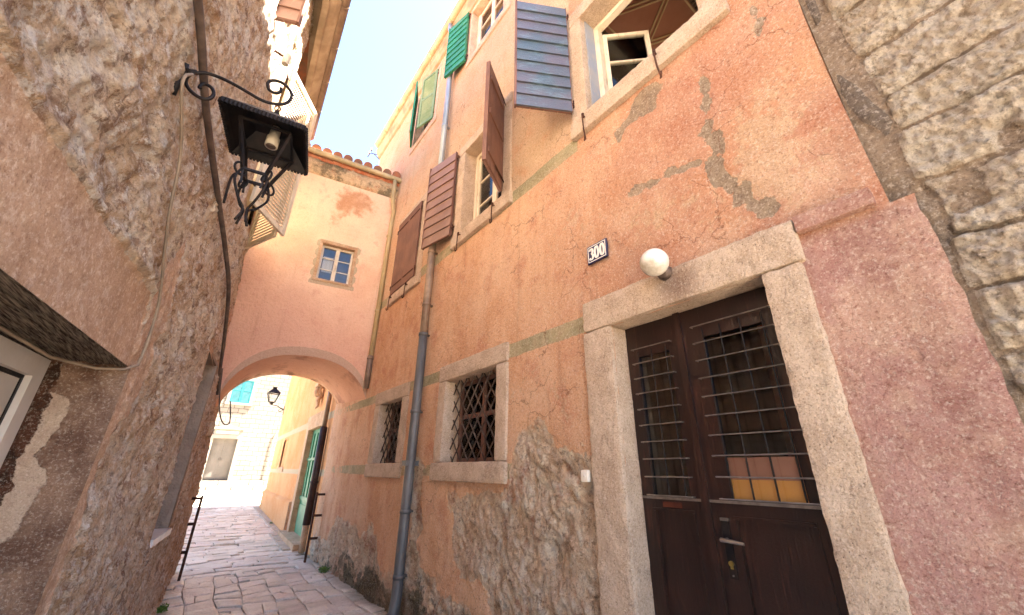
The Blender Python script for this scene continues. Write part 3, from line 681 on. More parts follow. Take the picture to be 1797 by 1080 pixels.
# painted ceiling with beams seen through the open upper window
b = MB()
b.box((X0+.3, .31, 7.17), (5.19, 2.44, 7.245), 1)
for yb_ in (.95, 2.05): b.box((X0+.3, yb_, 6.98), (5.18, yb_+.16, 7.168), 2)
for k in range(7):
    ya, yc = (1.22, 1.75) if k % 2 == 0 else (1.75, 1.22); xa = 2.75+k*.33
    for off in (0, .10): b.bar((xa, ya+off, 7.163), (xa+.33, yc+off, 7.163), .02, .012, 0)
for yl in (1.16, 1.98): b.box((2.6, yl, 7.158), (5.1, yl+.02, 7.169), 0)
b.build('painted_ceiling', [M['room_cream'], M['room_brown'], M['wood_dark']], oh)
# eave, gutter and roof
b = MB()
prof = [(0, 9.78), (-.05, 9.80), (-.07, 9.86), (-.10, 9.9), (-.11, 9.97), (-.13, 9.99), (-.13, 10.06), (.2, 10.06)]
n = len(prof)
b.add([(X0+p[0], y, p[1]) for y in (.1, 9.34) for p in prof], [(i, i+1, n+i+1, n+i) for i in range(n-1)]+[tuple(range(n)), tuple(range(2*n-1, n-1, -1))])
b.build('cornice', M['cornice'], oh)
def gutter(parent, p, q, r=.075, mat=None, n=9, br=.9, name='gutter'):
    p = Vector(p); q = Vector(q); L = (q-p).length; d = (q-p).normalized(); side = d.cross(Vector((0, 0, 1))).normalized()
    b = MB(); prof = [(math.cos(a), math.sin(a)) for a in np.linspace(math.pi, 2*math.pi, 11)]
    prof = [(x*r, z*r) for x, z in prof]+[(x*(r-.006), z*(r-.006)) for x, z in reversed(prof)]
    m = len(prof); v = [tuple(c+side*x+Vector((0, 0, z))) for c in (p, q) for x, z in prof]
    f = [(i, (i+1) % m, m+(i+1) % m, m+i) for i in range(m)]+[tuple(range(m-1, -1, -1))[:m], tuple(range(m, 2*m))]
    b.add(v, f[:m])
    disc = [(math.cos(a)*(r-.002), math.sin(a)*(r-.002)) for a in np.linspace(math.pi, 2*math.pi, 11)]
    for c in (p, q): b.add([tuple(c+side*x+Vector((0, 0, z))) for x, z in disc], [tuple(range(11))])
    for s_ in (-1, 1): b.tube([p+side*s_*r, q+side*s_*r], .009, 6)
    k = 0.4
    while k < L:
        c = p+d*k; b.tube([c+side*(math.cos(a)*(r+.006))+Vector((0, 0, math.sin(a)*(r+.006))) for a in np.linspace(math.pi, 2*math.pi, 9)], .010, 5); k += br
    return b.build(name, mat or M['gutter'], parent, smooth=False)
gutter(oh, (2.13, .0, 10.13), (2.13, 9.2, 10.10), .085, M['gutter'])
b = MB()
for k in range(42):
    y = .05+k*.222; 
    for j in range(4): b.tube([(2.18+j*.9, y+.11, 10.16+j*.36), (2.18+j*.9+.95, y+.11, 10.13+(j+1)*.36)], [.085, .075], 8, cap=True)
b.box((2.3, .05, 10.07), (7.3, 9.35, 10.09)); b.add([(2.2, .05, 10.09), (2.2, 9.35, 10.09), (7.3, 9.35, 12.1), (7.3, .05, 12.1)], [(0, 1, 2, 3)])
b.build('roof', M['tile'], oh)
# downpipe : zinc above, dark paint below
def pipe(parent, pts, r, mat, name='downpipe', collars=(), cm_=None, X=None, n=14):
    b = MB(); b.tube(pts, r, n)
    for c, d in collars:
        c = Vector(c); b.tube([c-Vector(d)*.02, c+Vector(d)*.02], r+.008, n, 0)
        if X is not None: b.box((c.x, c.y-.02, c.z-.012), (X, c.y+.02, c.z+.012))
    return b.build(name, mat, parent, smooth=True)
px = 2.19
pipe(oh, [(2.13, 4.98, 10.06), (2.13, 4.98, 9.93), (2.13, 4.97, 9.86), (2.15, 4.95, 9.80), (px, 4.92, 9.76), (px, 4.9, 9.7), (px, 4.9, 9.6), (px, 4.9, 5.3)], .05, M['zinc'], collars=[((px, 4.9, z), (0, 0, 1)) for z in (8.9, 7.2, 5.9)], X=X0)
pipe(oh, [(px, 4.9, 5.32), (px, 4.9, 3.9), (px, 4.9, 3.3)], .056, M['gutter_brown'], 'downpipe', [((px, 4.9, z), (0, 0, 1)) for z in (4.62, 3.75)], X=X0)
pipe(oh, [(px, 4.9, 3.32), (px, 4.9, 2.3), (px, 4.91, .25), (px-.012, 4.91, .12), (px-.05, 4.91, .06)], .06, M['dark_pipe'], 'downpipe', [((px, 4.9, z), (0, 0, 1)) for z in (3.3, 2.25, 1.1, .45)], X=X0)
b = MB(); b.box((px-.075, 4.86, 1.60), (px+.1, 4.99, 1.66)); b.build('pipe_clamp', M['dark_pipe'], oh)

# --- windows of the orange house
def window(key, label, **k):
    y0, y1, z0, z1 = WINS[key]; b = surround(X0, y0, y1, z0, z1, **k)
    o = b.build('window', M[k.get('mat', 'limestone')] if False else M['limestone'], oh, smooth=True)
    if label: o['label'] = label
    return o
y0, y1, z0, z1 = WINS['U1']
w = window('U1', 'open upper window with brown boarded shutter tinted by painted sky sheen', oy0=.47, oy1=1.99, oz1=6.42, sz0=4.56, sy0=.47, sy1=1.99, seed=1, proud=.022, sproud=.055)
board_shutter(w, (2.235, 1.97), 4.9, (1.74, 2.25), 1.66, 10, M['sky_sheen_board'], M['brown_plank'], flip=True, label='brown boarded shutter swung open with sky sheen painted in blue grey')
b = MB(); b.box((X0+.06, y1-.012, z0), (X0+.238, y1-.0005, z1)); b.build('painted_jamb', M['blue_jamb'], w)
b = MB(); b.box((X0+.20, y1-.07, z0), (X0+.27, y1-.013, z1-.06)); b.box((X0+.2, y0+.002, z0), (X0+.27, y0+.06, z1-.06)); b.box((X0+.2, y0+.002, z1-.06), (X0+.27, y1-.013, z1-.002)); b.build('window_frame', M['white_wood'], w)
casement(w, (X0+.27, y1-.07), (.52, -.50), .50, z0+.02, 1.30, M['white_wood'], (1, 3))
casement(w, (X0+.27, y0+.06), (.68, .1), .50, z0+.02, 1.30, M['white_wood'], (1, 3))
for yy_ in (1.80, 1.02): hook(w, yy_, 4.70, X0-.05, .36, .03)
y0, y1, z0, z1 = WINS['U2']
w = window('U2', 'middle upper window with two open brown shutters', oy0=3.02, oy1=4.38, oz1=6.30, sz0=4.45, sy0=3.0, sy1=4.40, seed=2, proud=.025)
board_shutter(w, (2.235, 4.42), 4.70, (2.10, 5.02), 1.56, 9, M['brown_tone'], M['brown_plank'], flip=True, label='brown boarded shutter folded back')
board_shutter(w, (2.235, 3.17), 4.70, (1.79, 2.86), 1.56, 9, M['brown_tone'], M['brown_plank'], flip=False, label='brown shutter open square showing its planked inside')
b = MB(); b.box((X0+.18, y1-.06, z0), (X0+.25, y1-.002, z1)); b.box((X0+.18, y0+.002, z0), (X0+.25, y0+.06, z1)); b.box((X0+.18, y0+.06, z1-.06), (X0+.25, y1-.06, z1-.002)); b.build('window_frame', M['white_wood'], w)
casement(w, (X0+.22, y1-.06), (0, -1), .44, z0+.02, 1.38, M['white_wood'], (1, 3)); casement(w, (X0+.22, y0+.06), (0, 1), .43, z0+.02, 1.38, M['white_wood'], (1, 3))
for yy_ in (4.12, 3.3): hook(w, yy_, 4.56, X0-.05, .30, .02)
y0, y1, z0, z1 = WINS['U3']
w = window('U3', 'upper window with closed brown plank shutters', oy0=5.43, oy1=6.76, oz1=6.22, sz0=4.34, sy0=5.42, sy1=6.78, seed=3, proud=.02)
for s_ in (0, 1):
    ya, yb_ = (5.64, 6.148) if s_ == 0 else (6.152, 6.66); b = MB(); nP = 4
    for i in range(nP): b.box((2.225, ya+(yb_-ya)*i/nP+.002, 4.53), (2.25, ya+(yb_-ya)*(i+1)/nP-.002, 6.06))
    for z in (4.68, 5.9): b.box((2.217, ya+.03, z-.012), (2.2245, yb_-.06, z+.012), 1); b.tube([(2.23, ya-.02 if s_ == 0 else yb_+.02, z-.04), (2.23, ya-.02 if s_ == 0 else yb_+.02, z+.04)], .012, 6, 1)
    b.build('shutter', [M['brown_plank'], M['rust']], w)
for yy_ in (6.55, 5.85): hook(w, yy_, 4.45, X0-.05, .28, .03)
y0, y1, z0, z1 = WINS['G1']
w = window('G1', 'top floor window with green louvred shutters ajar', oy0=5.55, oy1=6.76, oz1=9.72, sz0=7.98, sy0=5.52, sy1=6.78, seed=4, proud=.015, sproud=.03)
louvre_shutter(w, (2.245, 5.68), z0+.02, (2.11, 6.13), 1.44, M['green_pale'], 18)
louvre_shutter(w, (2.245, 6.66), z0-.02, (2.04, 6.23), 1.48, M['green'], 22)
casement(w, (X0+.16, y1-.02), (0, -1), .47, z0+.02, 1.4, M['white_wood'], (1, 2)); casement(w, (X0+.16, y0+.02), (0, 1), .46, z0+.02, 1.4, M['white_wood'], (1, 2))
y0, y1, z0, z1 = WINS['G2']
w = window('G2', 'top floor window with one green shutter folded back', oy0=3.12, oy1=4.40, oz1=9.8, sz0=8.24, sy0=3.1, sy1=4.42, seed=5, proud=.015, sproud=.03)
board_shutter(w, (2.235, 4.42), z0+.02, (2.12, 4.92), 1.4, 9, M['green'], M['green'], flip=True, label='green boarded shutter')
b = MB(); b.box((X0+.12, y1-.06, z0), (X0+.19, y1-.002, z1)); b.box((X0+.12, y0+.002, z0), (X0+.19, y0+.06, z1)); b.build('window_frame', M['white_wood'], w)
casement(w, (X0+.14, y1-.06), (0, -1), .45, z0+.02, 1.25, M['white_wood'], (1, 3)); casement(w, (X0+.14, y0+.06), (0, 1), .44, z0+.02, 1.25, M['white_wood'], (1, 3))
for key, oy, lab in (('A', (3.03, 4.44), 'larger barred ground floor window'), ('B', (5.37, 6.68), 'smaller barred ground floor window')):
    y0, y1, z0, z1 = WINS[key]
    w = window(key, lab, oy0=oy[0], oy1=oy[1], oz1=z1+.20, sz0=z0-.19, sy0=oy[0]-.01, sy1=oy[1]+.02, seed=6+oy[0], proud=.028, reveal=.3, sproud=.045)
    g = MB(); Xg = X0+.10; sp = .165; hh = z1-z0; ww = y1-y0
    for dr in (1, -1):
        c = -hh*1.25
        while c < ww+hh*1.25:
            # line y = y0 + c + dr*(z-z0)*k
            kk = .80; pts = []
            ts = np.linspace(0, hh, 60); ys_ = c+dr*ts*kk+(0 if dr == 1 else hh*kk*0)
            ins = (ys_ > 0.0) & (ys_ < ww)
            if ins.sum() > 3:
                t_ = ts[ins]; ya, yb_ = ys_[ins][0], ys_[ins][-1]
                g.tube([(Xg+dr*.007, y0+ya, z0+t_[0]), (Xg+dr*.007, y0+yb_, z0+t_[-1])], .0085, 6)
            c += sp
    g.build('window_grille', M['grille'], w, smooth=True)
    b = MB(); Xf = X0+.19
    for ya in (y0+.002, (y0+y1)/2-.03, y1-.052): b.box((Xf, ya, z0), (Xf+.045, ya+(.06 if ya > y0+.1 and ya < y1-.1 else .05), z1))
    for zc in (z0, z0+hh*.52, z1-.05): b.box((Xf+.003, y0+.002, zc), (Xf+.042, y1-.002, zc+.045))
    b.build('window_frame', M['brown_plank'], w)
    b = MB(); b.box((Xf+.018, y0+.04, z0+.03), (Xf+.022, y1-.04, z1-.03)); b.build('glass_pane', M['glass'], w)
    b = MB(); n_ = 40; 
    pts = [(Xf+.065+.010*math.sin(i*1.9), y0+.03+(ww-.06)*i/n_) for i in range(n_+1)]
    b.add([(x_, y_, z) for z in (z0+.02, z1-.1) for x_, y_ in pts]+[(x_+.004, y_, z) for z in (z0+.02, z1-.1) for x_, y_ in pts], [(i, i+1, n_+2+i, n_+1+i) for i in range(n_)]+[(2*n_+2+i, 3*n_+3+i, 3*n_+4+i, 2*n_+3+i) for i in range(n_)])
    b.build('curtain', M['curtain'], w)
# --- front door of the orange house
y0, y1, z0, z1 = WINS['D']
b = MB(); kw = dict(res=.025, r=.014, amp=.008, fs=10)
b.rbox((X0-.035, .505, -.05), (X0+.17, y0, z1), seed=1, **kw); b.rbox((X0-.035, y1, -.05), (X0+.17, 2.01, z1), seed=2, **kw)
b.rbox((X0-.04, .49, z1+.002), (X0+.17, 2.00, 2.815), seed=3, **kw); b.box((X0+.171, y0-.1, 0), (X0+.20, y0-.001, z1+.1)); b.box((X0+.171, y1+.001, 0), (X0+.20, y1+.1, z1+.1)); b.box((X0+.171, y0, z1+.001), (X0+.2, y1, z1+.1))
b.box((X0-.02, y0, -.05), (X0+.3, y1, .02))
dr = b.build('doorway', M['limestone'], oh, smooth=True)
b = MB(); b.rbox((X0-.045, .165, 2.72), (X0+.02, .488, 2.815), .025, .008, .003, 9, 4); o = b.build('ledge', M['orange'], oh, smooth=True)
for nme in ('pink',):
    a_ = o.data.attributes.new(nme, 'FLOAT', 'POINT'); a_.data.foreach_set('value', np.full(len(o.data.vertices), .8, np.float32))
XD = X0+.15
def leaf(ya, yb_, wins, panel, nm, grill_x, vbars, hb, extra=None):
    b = MB(); t = .045
    wy0, wy1, wz0, wz1 = wins; py0, py1, pz0, pz1 = panel
    b.box((XD, ya, .02), (XD+t, wy0, z1-.0)); b.box((XD, wy1, .02), (XD+t, yb_, z1)); b.box((XD+.001, wy0, wz1), (XD+t, wy1, z1)); b.box((XD+.001, wy0, pz1), (XD+t, wy1, wz0)); b.box((XD+.001, wy0, .02), (XD+t, wy1, pz0))
    b.box((XD+.022, wy0-.01, pz0-.01), (XD+t-.004, wy1+.01, pz1+.01))
    for (a_, c_) in (((XD-.008, wy0-.012, pz1-.004), (XD+.021, wy1+.012, pz1+.012)), ((XD-.006, wy0-.012, pz0), (XD+.021, wy0+.004, pz1-.005)), ((XD-.006, wy1-.004, pz0), (XD+.021, wy1+.012, pz1-.005)), ((XD-.006, wy0-.012, pz0-.014), (XD+.021, wy1+.012, pz0-.001))): b.box(a_, c_)
    b.box((XD+.006, wy0+.035, pz0+.04), (XD+.0215, wy1-.035, pz1-.045)) if False else None
    b.box((XD-.012, ya+.01, wz0-.022), (XD-.0005, yb_-.01, wz0-.008), 1)
    lf = b.build('door_leaf', [M['door_wood'], M['steel']], dr)
    g = MB(); g.box((XD+.024, wy0-.005, wz0-.005), (XD+.028, wy1+.005, wz1+.005)); g.build('glass_pane', M['glass'], dr)
    g = MB(); xg = XD-.028
    for y_ in vbars: g.tube([(xg+.006, y_, wz0+.0), (xg+.006, y_, hb[-1]-.02)], .0048, 6)
    g.build('door_grille', M['iron'], dr); 
    g = MB()
    for z_ in hb: g.tube([(xg, min(vbars)-hbx[0], z_), (xg, max(vbars)+hbx[1], z_)], .0042, 6)
    for y_ in (min(vbars)-hbx[0], max(vbars)+hbx[1]):
        for z_ in hb: g.tube([(xg, y_, z_), (XD+.01, y_, z_)], .0045, 5)
    g.build('door_grille', M['steel'], dr)
    return lf
hbx = (.04, .05)
hbL = [1.42+.107*i for i in range(10)]
lfL = leaf(1.325, 1.745, (1.405, 1.66, 1.42, 2.33), (1.405, 1.66, .25, 1.335), 'L', 0, [1.42, 1.53, 1.64], hbL)
hbR = [1.42+.1125*i for i in range(10)]
hbx = (.05, .07)
lfR = leaf(.70, 1.30, (.80, 1.165, 1.42, 2.36), (.80, 1.165, .25, 1.325), 'R', 0, [.80, .92, 1.04, 1.15], hbR)
b = MB(); b.box((XD-.02, 1.29, .02), (XD-.0005, 1.335, z1)); b.build('door_astragal', M['door_wood'], dr)
b = MB(); b.box((XD+.030, .79, 1.40), (XD+.034, 1.18, 1.52)); b.build('orange_reflection', M['reflect_o'], dr)  # strip behind the glass stands in for an orange reflection
b = MB(); b.box((XD+.030, .79, 1.521), (XD+.035, 1.18, 1.635)); b.build('brown_tone', M['reflect_b'], dr)  # strip above it stands in for the brown reflection
b = MB(); b.box((XD-.003, 1.47, 1.355), (XD-.0005, 1.60, 1.385)); b.build('letter_slot', M['letter'], dr)
b = MB(); b.box((XD-.010, 1.205, 1.04), (XD-.001, 1.245, 1.32)); b.box((XD-.014, 1.203, 1.31), (XD-.001, 1.247, 1.325), 1)
b.tube([(XD-.005, 1.225, 1.22), (XD-.055, 1.225, 1.22)], .010, 8, 1); b.tube([(XD-.055, 1.24, 1.222), (XD-.058, 1.20, 1.221), (XD-.055, 1.12, 1.215)], [.011, .010, .008], 8, 1)
b.tube([(XD-.02, 1.225, 1.11), (XD-.009, 1.225, 1.11)], .013, 10, 2); b.box((XD-.016, 1.218, 1.085), (XD-.009, 1.232, 1.108), 2)
for z_ in (1.055, 1.315): b.tube([(XD-.016, 1.225, z_), (XD-.009, 1.225, z_)], .005, 6, 1)
b.build('door_handle', [M['iron'], M['steel'], M['brass']], dr)

# ------------------------------------------------------------------ STONE HOUSE (near right)
sh = thing('stone_house', 'rough grey stone block house at the right edge beside the pink plaster', 'house', (2.28, -.9, 0))
rows = []; z = -.1; base_rows = [1.7, 1.98, 2.22, 2.47, 2.77, 3.06, 3.27, 3.57, 3.90, 4.16]
zs_ = [0, .3, .62, .9, 1.15, 1.42]+base_rows
while zs_[-1] < 12: zs_.append(zs_[-1]+random.uniform(.22, .36))
st_rows = []
for i in range(len(zs_)-1):
    ys_ = []; y = .06+random.uniform(-.05, .03)
    while y > -6.3:
        w_ = random.uniform(.3, .95); ys_.append((y, y-w_)); y -= w_
    st_rows.append((zs_[i], zs_[i+1], ys_))
def stone_field(U, Z):
    wu = U+.09*fbm(U, Z, 0*U, 2.5, 3); wz = Z+.10*fbm(U, Z, 0*U+8, 1.9, 4)+.03*(U)*1.0*0
    best = np.full(U.shape, -1.0); rn = np.zeros(U.shape); pr = np.zeros(U.shape)
    rs = np.random.RandomState(5)
    for za, zb, ys_ in st_rows:
        mz = np.minimum(wz-za, zb-wz)
        sel = mz > -.05
        for ya, yb_ in ys_:
            r1, r2, ins, ins2 = rs.rand(), rs.rand(), rs.uniform(.006, .024), rs.uniform(.008, .034)
            if not sel.any(): continue
            my = np.minimum(ya-wu, wu-yb_)
            d = np.minimum(mz-ins, my-ins2); k = sel & (d > best)
            best[k] = d[k]; rn[k] = r1; pr[k] = r2
    return best, rn, pr
_cache = {}
def s_eval(U, Z):
    k = len(U)
    if k not in _cache:
        best, rn, pr = stone_field(U, Z)
        rag = .02*fbm(U, Z, 0*U+4, 9, 3)
        s_ = sstep(-.012, .012, best+1.3*rag)
        smear = sstep(.14, .26, fbm(U, Z, 0*U+14, 2.2, 4)+.03)*(1-sstep(.05, .12, best)*0)
        s_ = s_*(1-.9*smear)
        strip = sstep(-.06, -.02, U+.035*fbm(U, Z, 0*U+1, 3, 3)-.03*(Z < 2.7)+ (.04*(Z-3.2) if False else 0))*(Z > 2.66)   # sandy strip next to the orange plaster
        strip = sstep(-.035, .0, U-np.interp(Z, [2.6, 2.9, 3.2, 3.6, 4.2, 12], [.03, .035, .01, .03, .08, .08])+.02*fbm(U, Z, 0*U+1, 5, 3))
        s_ = s_*(1-strip)
        cem = np.maximum(1-sstep(-.015, .015, poly_sd(U, Z, [(.115, 3.6), (.06, 3.42), (.0, 3.12), (.04, 3.05), (.105, 3.22), (.128, 3.42)])+.02*fbm(U, Z, 0*U, 9, 2)), 1-sstep(-.015, .015, poly_sd(U, Z, [(.1, 4.6), (.06, 4.3), (.075, 4.0), (.11, 3.95), (.115, 4.5)])))
        _cache[k] = (s_, rn, pr, strip, cem)
    return _cache[k]
def s_pts(U, Z):
    s_, rn, pr, strip, cem = s_eval(U, Z)
    rough_ = .05*fbm(U, Z, 0*U+2, 4, 3)+.05*fbm(U, Z, 0*U+6, 13, 4, .66, True)+.05*fbm(U, Z, 0*U+6, 30, 3)-.012
    crev = np.exp(-((s_-.35)/.22)**2)*sstep(-.08, .25, fbm(U, Z, 0*U+21, 2.2, 3))
    d = -.022+.03*fbm(U, Z, 0*U, 2, 3)+.022*fbm(U, Z, 0*U+3, 12, 4)-.028*crev+s_*(.014+.016*pr+rough_)+.010*strip*(1-s_)+cem*.010
    return np.stack([X0+.004-d, U, Z], 1)
zz_ = np.concatenate([ar(0, 1.3, .05), ar(1.3, 5.2, .0115), ar(5.2, 9.3, .08)])
yy_ = np.concatenate([ar(-1.9, -1.6, .08), ar(-1.6, .135, .0115)])  # unseen height and near end sized to block sun and admit light
sheet('wall', yy_, zz_, s_pts, M['stonewall'], sh, (), lambda U, Z: dict(zip(('stone', 'rnd', 'cement'), [s_eval(U, Z)[i] for i in (0, 1, 4)])))
b = MB(); b.box((X0+.05, -1.88, 0), (7.3, .10, 9.25)); b.build('side_walls', M['stonewall'], sh)
b = MB(); b.add([(2.1, -2.0, 9.36), (2.1, .12, 9.36), (7.4, .12, 11.2), (7.4, -2.0, 11.2), (2.1, -2.0, 9.28), (2.1, .12, 9.28), (7.4, .12, 9.27), (7.4, -2.0, 9.27)], [(0,1,2,3),(7,6,5,4),(0,4,5,1),(1,5,6,2),(2,6,7,3),(3,7,4,0)]); b.build('roof', M['tile'], sh)

# ------------------------------------------------------------------ RUBBLE HOUSE (left)
lh = thing('rubble_house', 'tall rough brown rubble plaster house on the left with grated lime patches', 'house', (-.4, 3, 0))
lh['label'] = 'tall house on the left with rough crumbling brown plaster and a low doorway'
T7 = math.tan(math.radians(7)); tv = Vector((math.sin(math.radians(7)), math.cos(math.radians(7)), 0)); nv = Vector((math.cos(math.radians(7)), -math.sin(math.radians(7)), 0))
LHOLES = [(.2, 2.90, -.1, 2.045), (5.2, 6.05, .95, 2.70), (4.46, 5.62, 4.22, 6.2)]
def l_mask(U, Z):
    sm = (1-sstep(-.02, .04, poly_sd(U, Z, [(-3, 2.03), (-3, 2.42), (2.79, 2.42), (2.87, 2.03)])+.02*fbm(U, Z, 0*U, 6, 3)))
    sm = np.maximum(sm, .85*(1-sstep(-.02, .03, poly_sd(U, Z, [(2.85, -.1), (2.85, 2.4), (2.98, 2.3), (3.04, 1.7), (3.03, -.1)])+.03*fbm(U, Z, 0*U+2, 4, 3))))
    sm = np.maximum(sm, .7*(1-sstep(-.05, .06, poly_sd(U, Z, [(2.9, 2.0), (2.8, 2.5), (3.05, 3.0), (3.2, 2.4), (3.15, 1.7)])+.1*fbm(U, Z, 0*U+6, 3, 3))))
    sm = np.maximum(sm, .8*(1-sstep(-.03, .05, poly_sd(U, Z, [(.2, 2.7), (.9, 2.75), (1.6, 3.3), (1.6, 4.4), (1.1, 3.9), (.2, 3.3)])+.15*fbm(U, Z, 0*U+4, 2.5, 3))))
    for h in LHOLES[1:]:
        e = np.maximum(np.maximum(h[0]-U, U-h[1]), np.maximum(h[2]-Z, Z-h[3])); sm = np.maximum(sm, .75*(1-sstep(.05, .09, e)))
    sun_tone = sstep(-.25, .5, Z-np.interp(U, [3.2, 4.5, 5.6, 9], [5.75, 4.7, 4.1, 3.6]))*(U > 2)*sstep(2.2, 3.2, U)  # mask follows the edge of the sunlit part of the wall
    return sm, sun_tone
def lean(U, Z): return .085*np.maximum(Z-1.6, 0)*sstep(4.8, 7.4, U)
def l_pts(U, Z):
    sm, sun_tone = l_mask(U, Z); k = 1-.9*sm
    d = .03*fbm(U, Z, 0*U+3, .55, 2)+k*(.10*fbm(U, Z, 0*U, 2.3, 5, .55)+.075*fbm(U, Z, 0*U+7, 6, 4, .62, True)*(.5+sstep(-.2, .3, fbm(U, Z, 0*U+31, 1.1, 2)))+.04*fbm(U, Z, 0*U+9, 16, 4)-.008)
    d += .003*sm*fbm(U, Z, 0*U+1, 10, 3)
    rim = np.exp(-((poly_sd(U, Z, [(-3, 2.0), (-3, 2.44), (2.80, 2.44), (2.88, 2.0)])-.02)/.018)**2)*(Z > 2.1)
    d += .014*rim
    # keep straight at the openings
    for h in LHOLES:
        e = np.maximum(np.maximum(h[0]-U, U-h[1]), np.maximum(h[2]-Z, Z-h[3])); d = d*sstep(-.0, .12, e)+.003*(1-sstep(0, .12, e))
    x = np.where(U < 7, .13+(U-7)*.1228, .13+(U-7)*.055)-lean(U, Z)
    return np.stack([x+d, U, Z], 1)
ly = dedupe(np.concatenate([ar(-.3, .6, .1), ar(.6, 3.6, .0135), ar(3.6, 6, .02), ar(6, 9.25, .03), edges(LHOLES, 0)]), .004, edges(LHOLES, 0))  # near end cut short out of view to let light into the alley
lz = dedupe(np.concatenate([ar(0, .8, .03), ar(.8, 4.4, .0145), ar(4.4, 8.0, .035), edges(LHOLES, 1)]), .004, edges(LHOLES, 1))
sheet('wall', ly, lz, l_pts, M['left'], lh, LHOLES, lambda U, Z: dict(zip(('smooth', 'sun_tone'), l_mask(U, Z))), flip=True)
def lp(y, off, z):  # point on the left wall plane, offset off towards the alley
    y = float(y); return (float(XL(y))-float(lean(np.array([y]), np.array([z]))[0])+off, y, z)
b = MB()   # body
pts = [(-1.75, -5.2), (-1.75+.0, -5.2)]
def prism(b, poly, z0, z1, mi=0):
    n = len(poly); b.add([(x, y, z0) for x, y in poly]+[(x, y, z1) for x, y in poly], [tuple(range(n-1, -1, -1)), tuple(range(n, 2*n))]+[(i, (i+1) % n, n+(i+1) % n, n+i) for i in range(n)], mi)
prism(b, [(float(XL(-.3))-.72, -.25), (float(XL(6.9))-1.1, 6.9), (float(XL(9.2))-1.1, 9.2), (-7, 9.2), (-7, -.25)], 0, 7.98)
prism(b, [(float(XL(9.2))-1.09, 9.14), (float(XL(9.2))-.5, 9.14), (float(XL(9.2))-.5, 9.2), (float(XL(9.2))-1.09, 9.2)], 0, 7.97)
prism(b, [(float(XL(9.2))-.499, 9.16), (float(XL(9.2))-.02, 9.16), (float(XL(9.2))-.02, 9.22), (float(XL(9.2))-.499, 9.22)], 0, 3.0)
prism(b, [(float(XL(9.2))-.50, 9.141), (float(XL(9.2))-.02-.45, 9.141), (float(XL(9.2))-.47, 9.199), (float(XL(9.2))-.50, 9.199)], 3.0, 7.96)
prism(b, [(float(XL(-.3))-.719, -.28), (float(XL(-.3))-.03, -.3), (float(XL(-.3))-.03, -.2), (float(XL(-.3))-.719, -.2)], 0, 7.96)
o = b.build('side_walls', M['left'], lh)
# doorway: reveal, soffit, white frame
def lbox(b, u0, u1, o0, o1, z0, z1, mi=0):
    """box on the 7 degree plane : u along the wall measured as Y, o offset towards the alley"""
    def P(u, o_, z): q = Vector((.13+(u-7)*.1228, u, z))+nv*o_; return tuple(q)
    v = [P(u0, o0, z0), P(u1, o0, z0), P(u1, o1, z0), P(u0, o1, z0), P(u0, o0, z1), P(u1, o0, z1), P(u1, o1, z1), P(u0, o1, z1)]
    b.add(v, [(0,3,2,1),(4,5,6,7),(0,1,5,4),(1,2,6,5),(2,3,7,6),(3,0,4,7)], mi)
def jamb_sheet():
    def fn(U, Z):   # U = depth 0..-.34
        d = .012*fbm(U, Z, 0*U+3, 5, 4)*(1-sstep(-.03, 0, U))+.02*fbm(U, Z, 0*U+5, 2.5, 3)*(1-sstep(-.05, 0, U))
        P0 = np.array([float(XL(2.90)), 2.90]); 
        return np.stack([P0[0]+nv.x*U-tv.x*d, P0[1]+nv.y*U-tv.y*d, Z], 1)
    m = NM('flaking_jamb_plaster', .95, .15); n = m.noise(4, 6, .65); f = m.noise(13, 6, .65, off=2)
    c = m.mix(m.ramp(n, .38, .62), H('705444'), H('9a7c66')); 
    pl = m.ramp(m.math('ADD', m.attr('pale'), m.math('ADD', m.math('MULTIPLY', m.math('SUBTRACT', n, .5), 1.3), m.math('MULTIPLY', m.math('SUBTRACT', f, .5), .6))), .46, .52)
    c = m.mix(pl, c, m.mix(m.ramp(f, .3, .7), H('bba08a'), H('cbb49c')))
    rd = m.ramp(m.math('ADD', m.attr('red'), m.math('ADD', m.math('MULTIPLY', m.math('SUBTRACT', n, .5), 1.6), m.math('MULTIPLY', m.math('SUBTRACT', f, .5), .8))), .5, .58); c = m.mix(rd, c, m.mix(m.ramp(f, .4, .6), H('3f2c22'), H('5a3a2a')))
    m.col(m.grain(c, .4)); m.bump(f, .03); m.bump(pl, .008); m.bump(m.noise(60, 5, .8), .01)
    def at(U, Z):
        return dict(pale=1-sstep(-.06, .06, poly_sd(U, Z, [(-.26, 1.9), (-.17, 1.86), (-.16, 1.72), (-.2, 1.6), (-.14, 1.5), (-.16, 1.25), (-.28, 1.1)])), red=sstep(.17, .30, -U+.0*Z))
    sheet('doorway_reveal', ar(-.34, .012, .011), ar(0, 2.055, .014), fn, m.m, lh, (), at)
jamb_sheet()
b = MB()
nb_ = 60
for k in range(9):   # weathered oak boards under the lintel
    o0 = -.33+k*.0365; lbox(b, .2, 2.895, o0, o0+.034, 2.046+.006*math.sin(k*2.1), 2.10, 0)
b.build('wooden_lintel', M['wood_dark'], lh)
b = MB(); lbox(b, .2, 2.895, -.37, -.335, 2.0, 2.12); lbox(b, .2, 2.9, -.60, -.56, 0, 2.1); lbox(b, 2.86, 2.94, -1.0, -.34, 0, 2.2); b.build('recess_wall', M['dark_room'], lh)
b = MB(); lbox(b, 2.785, 2.885, -.345, -.285, 0, 2.035); lbox(b, .9, 2.785, -.345, -.2852, 1.94, 2.035); b.build('door_frame', M['white_pvc'], lh)
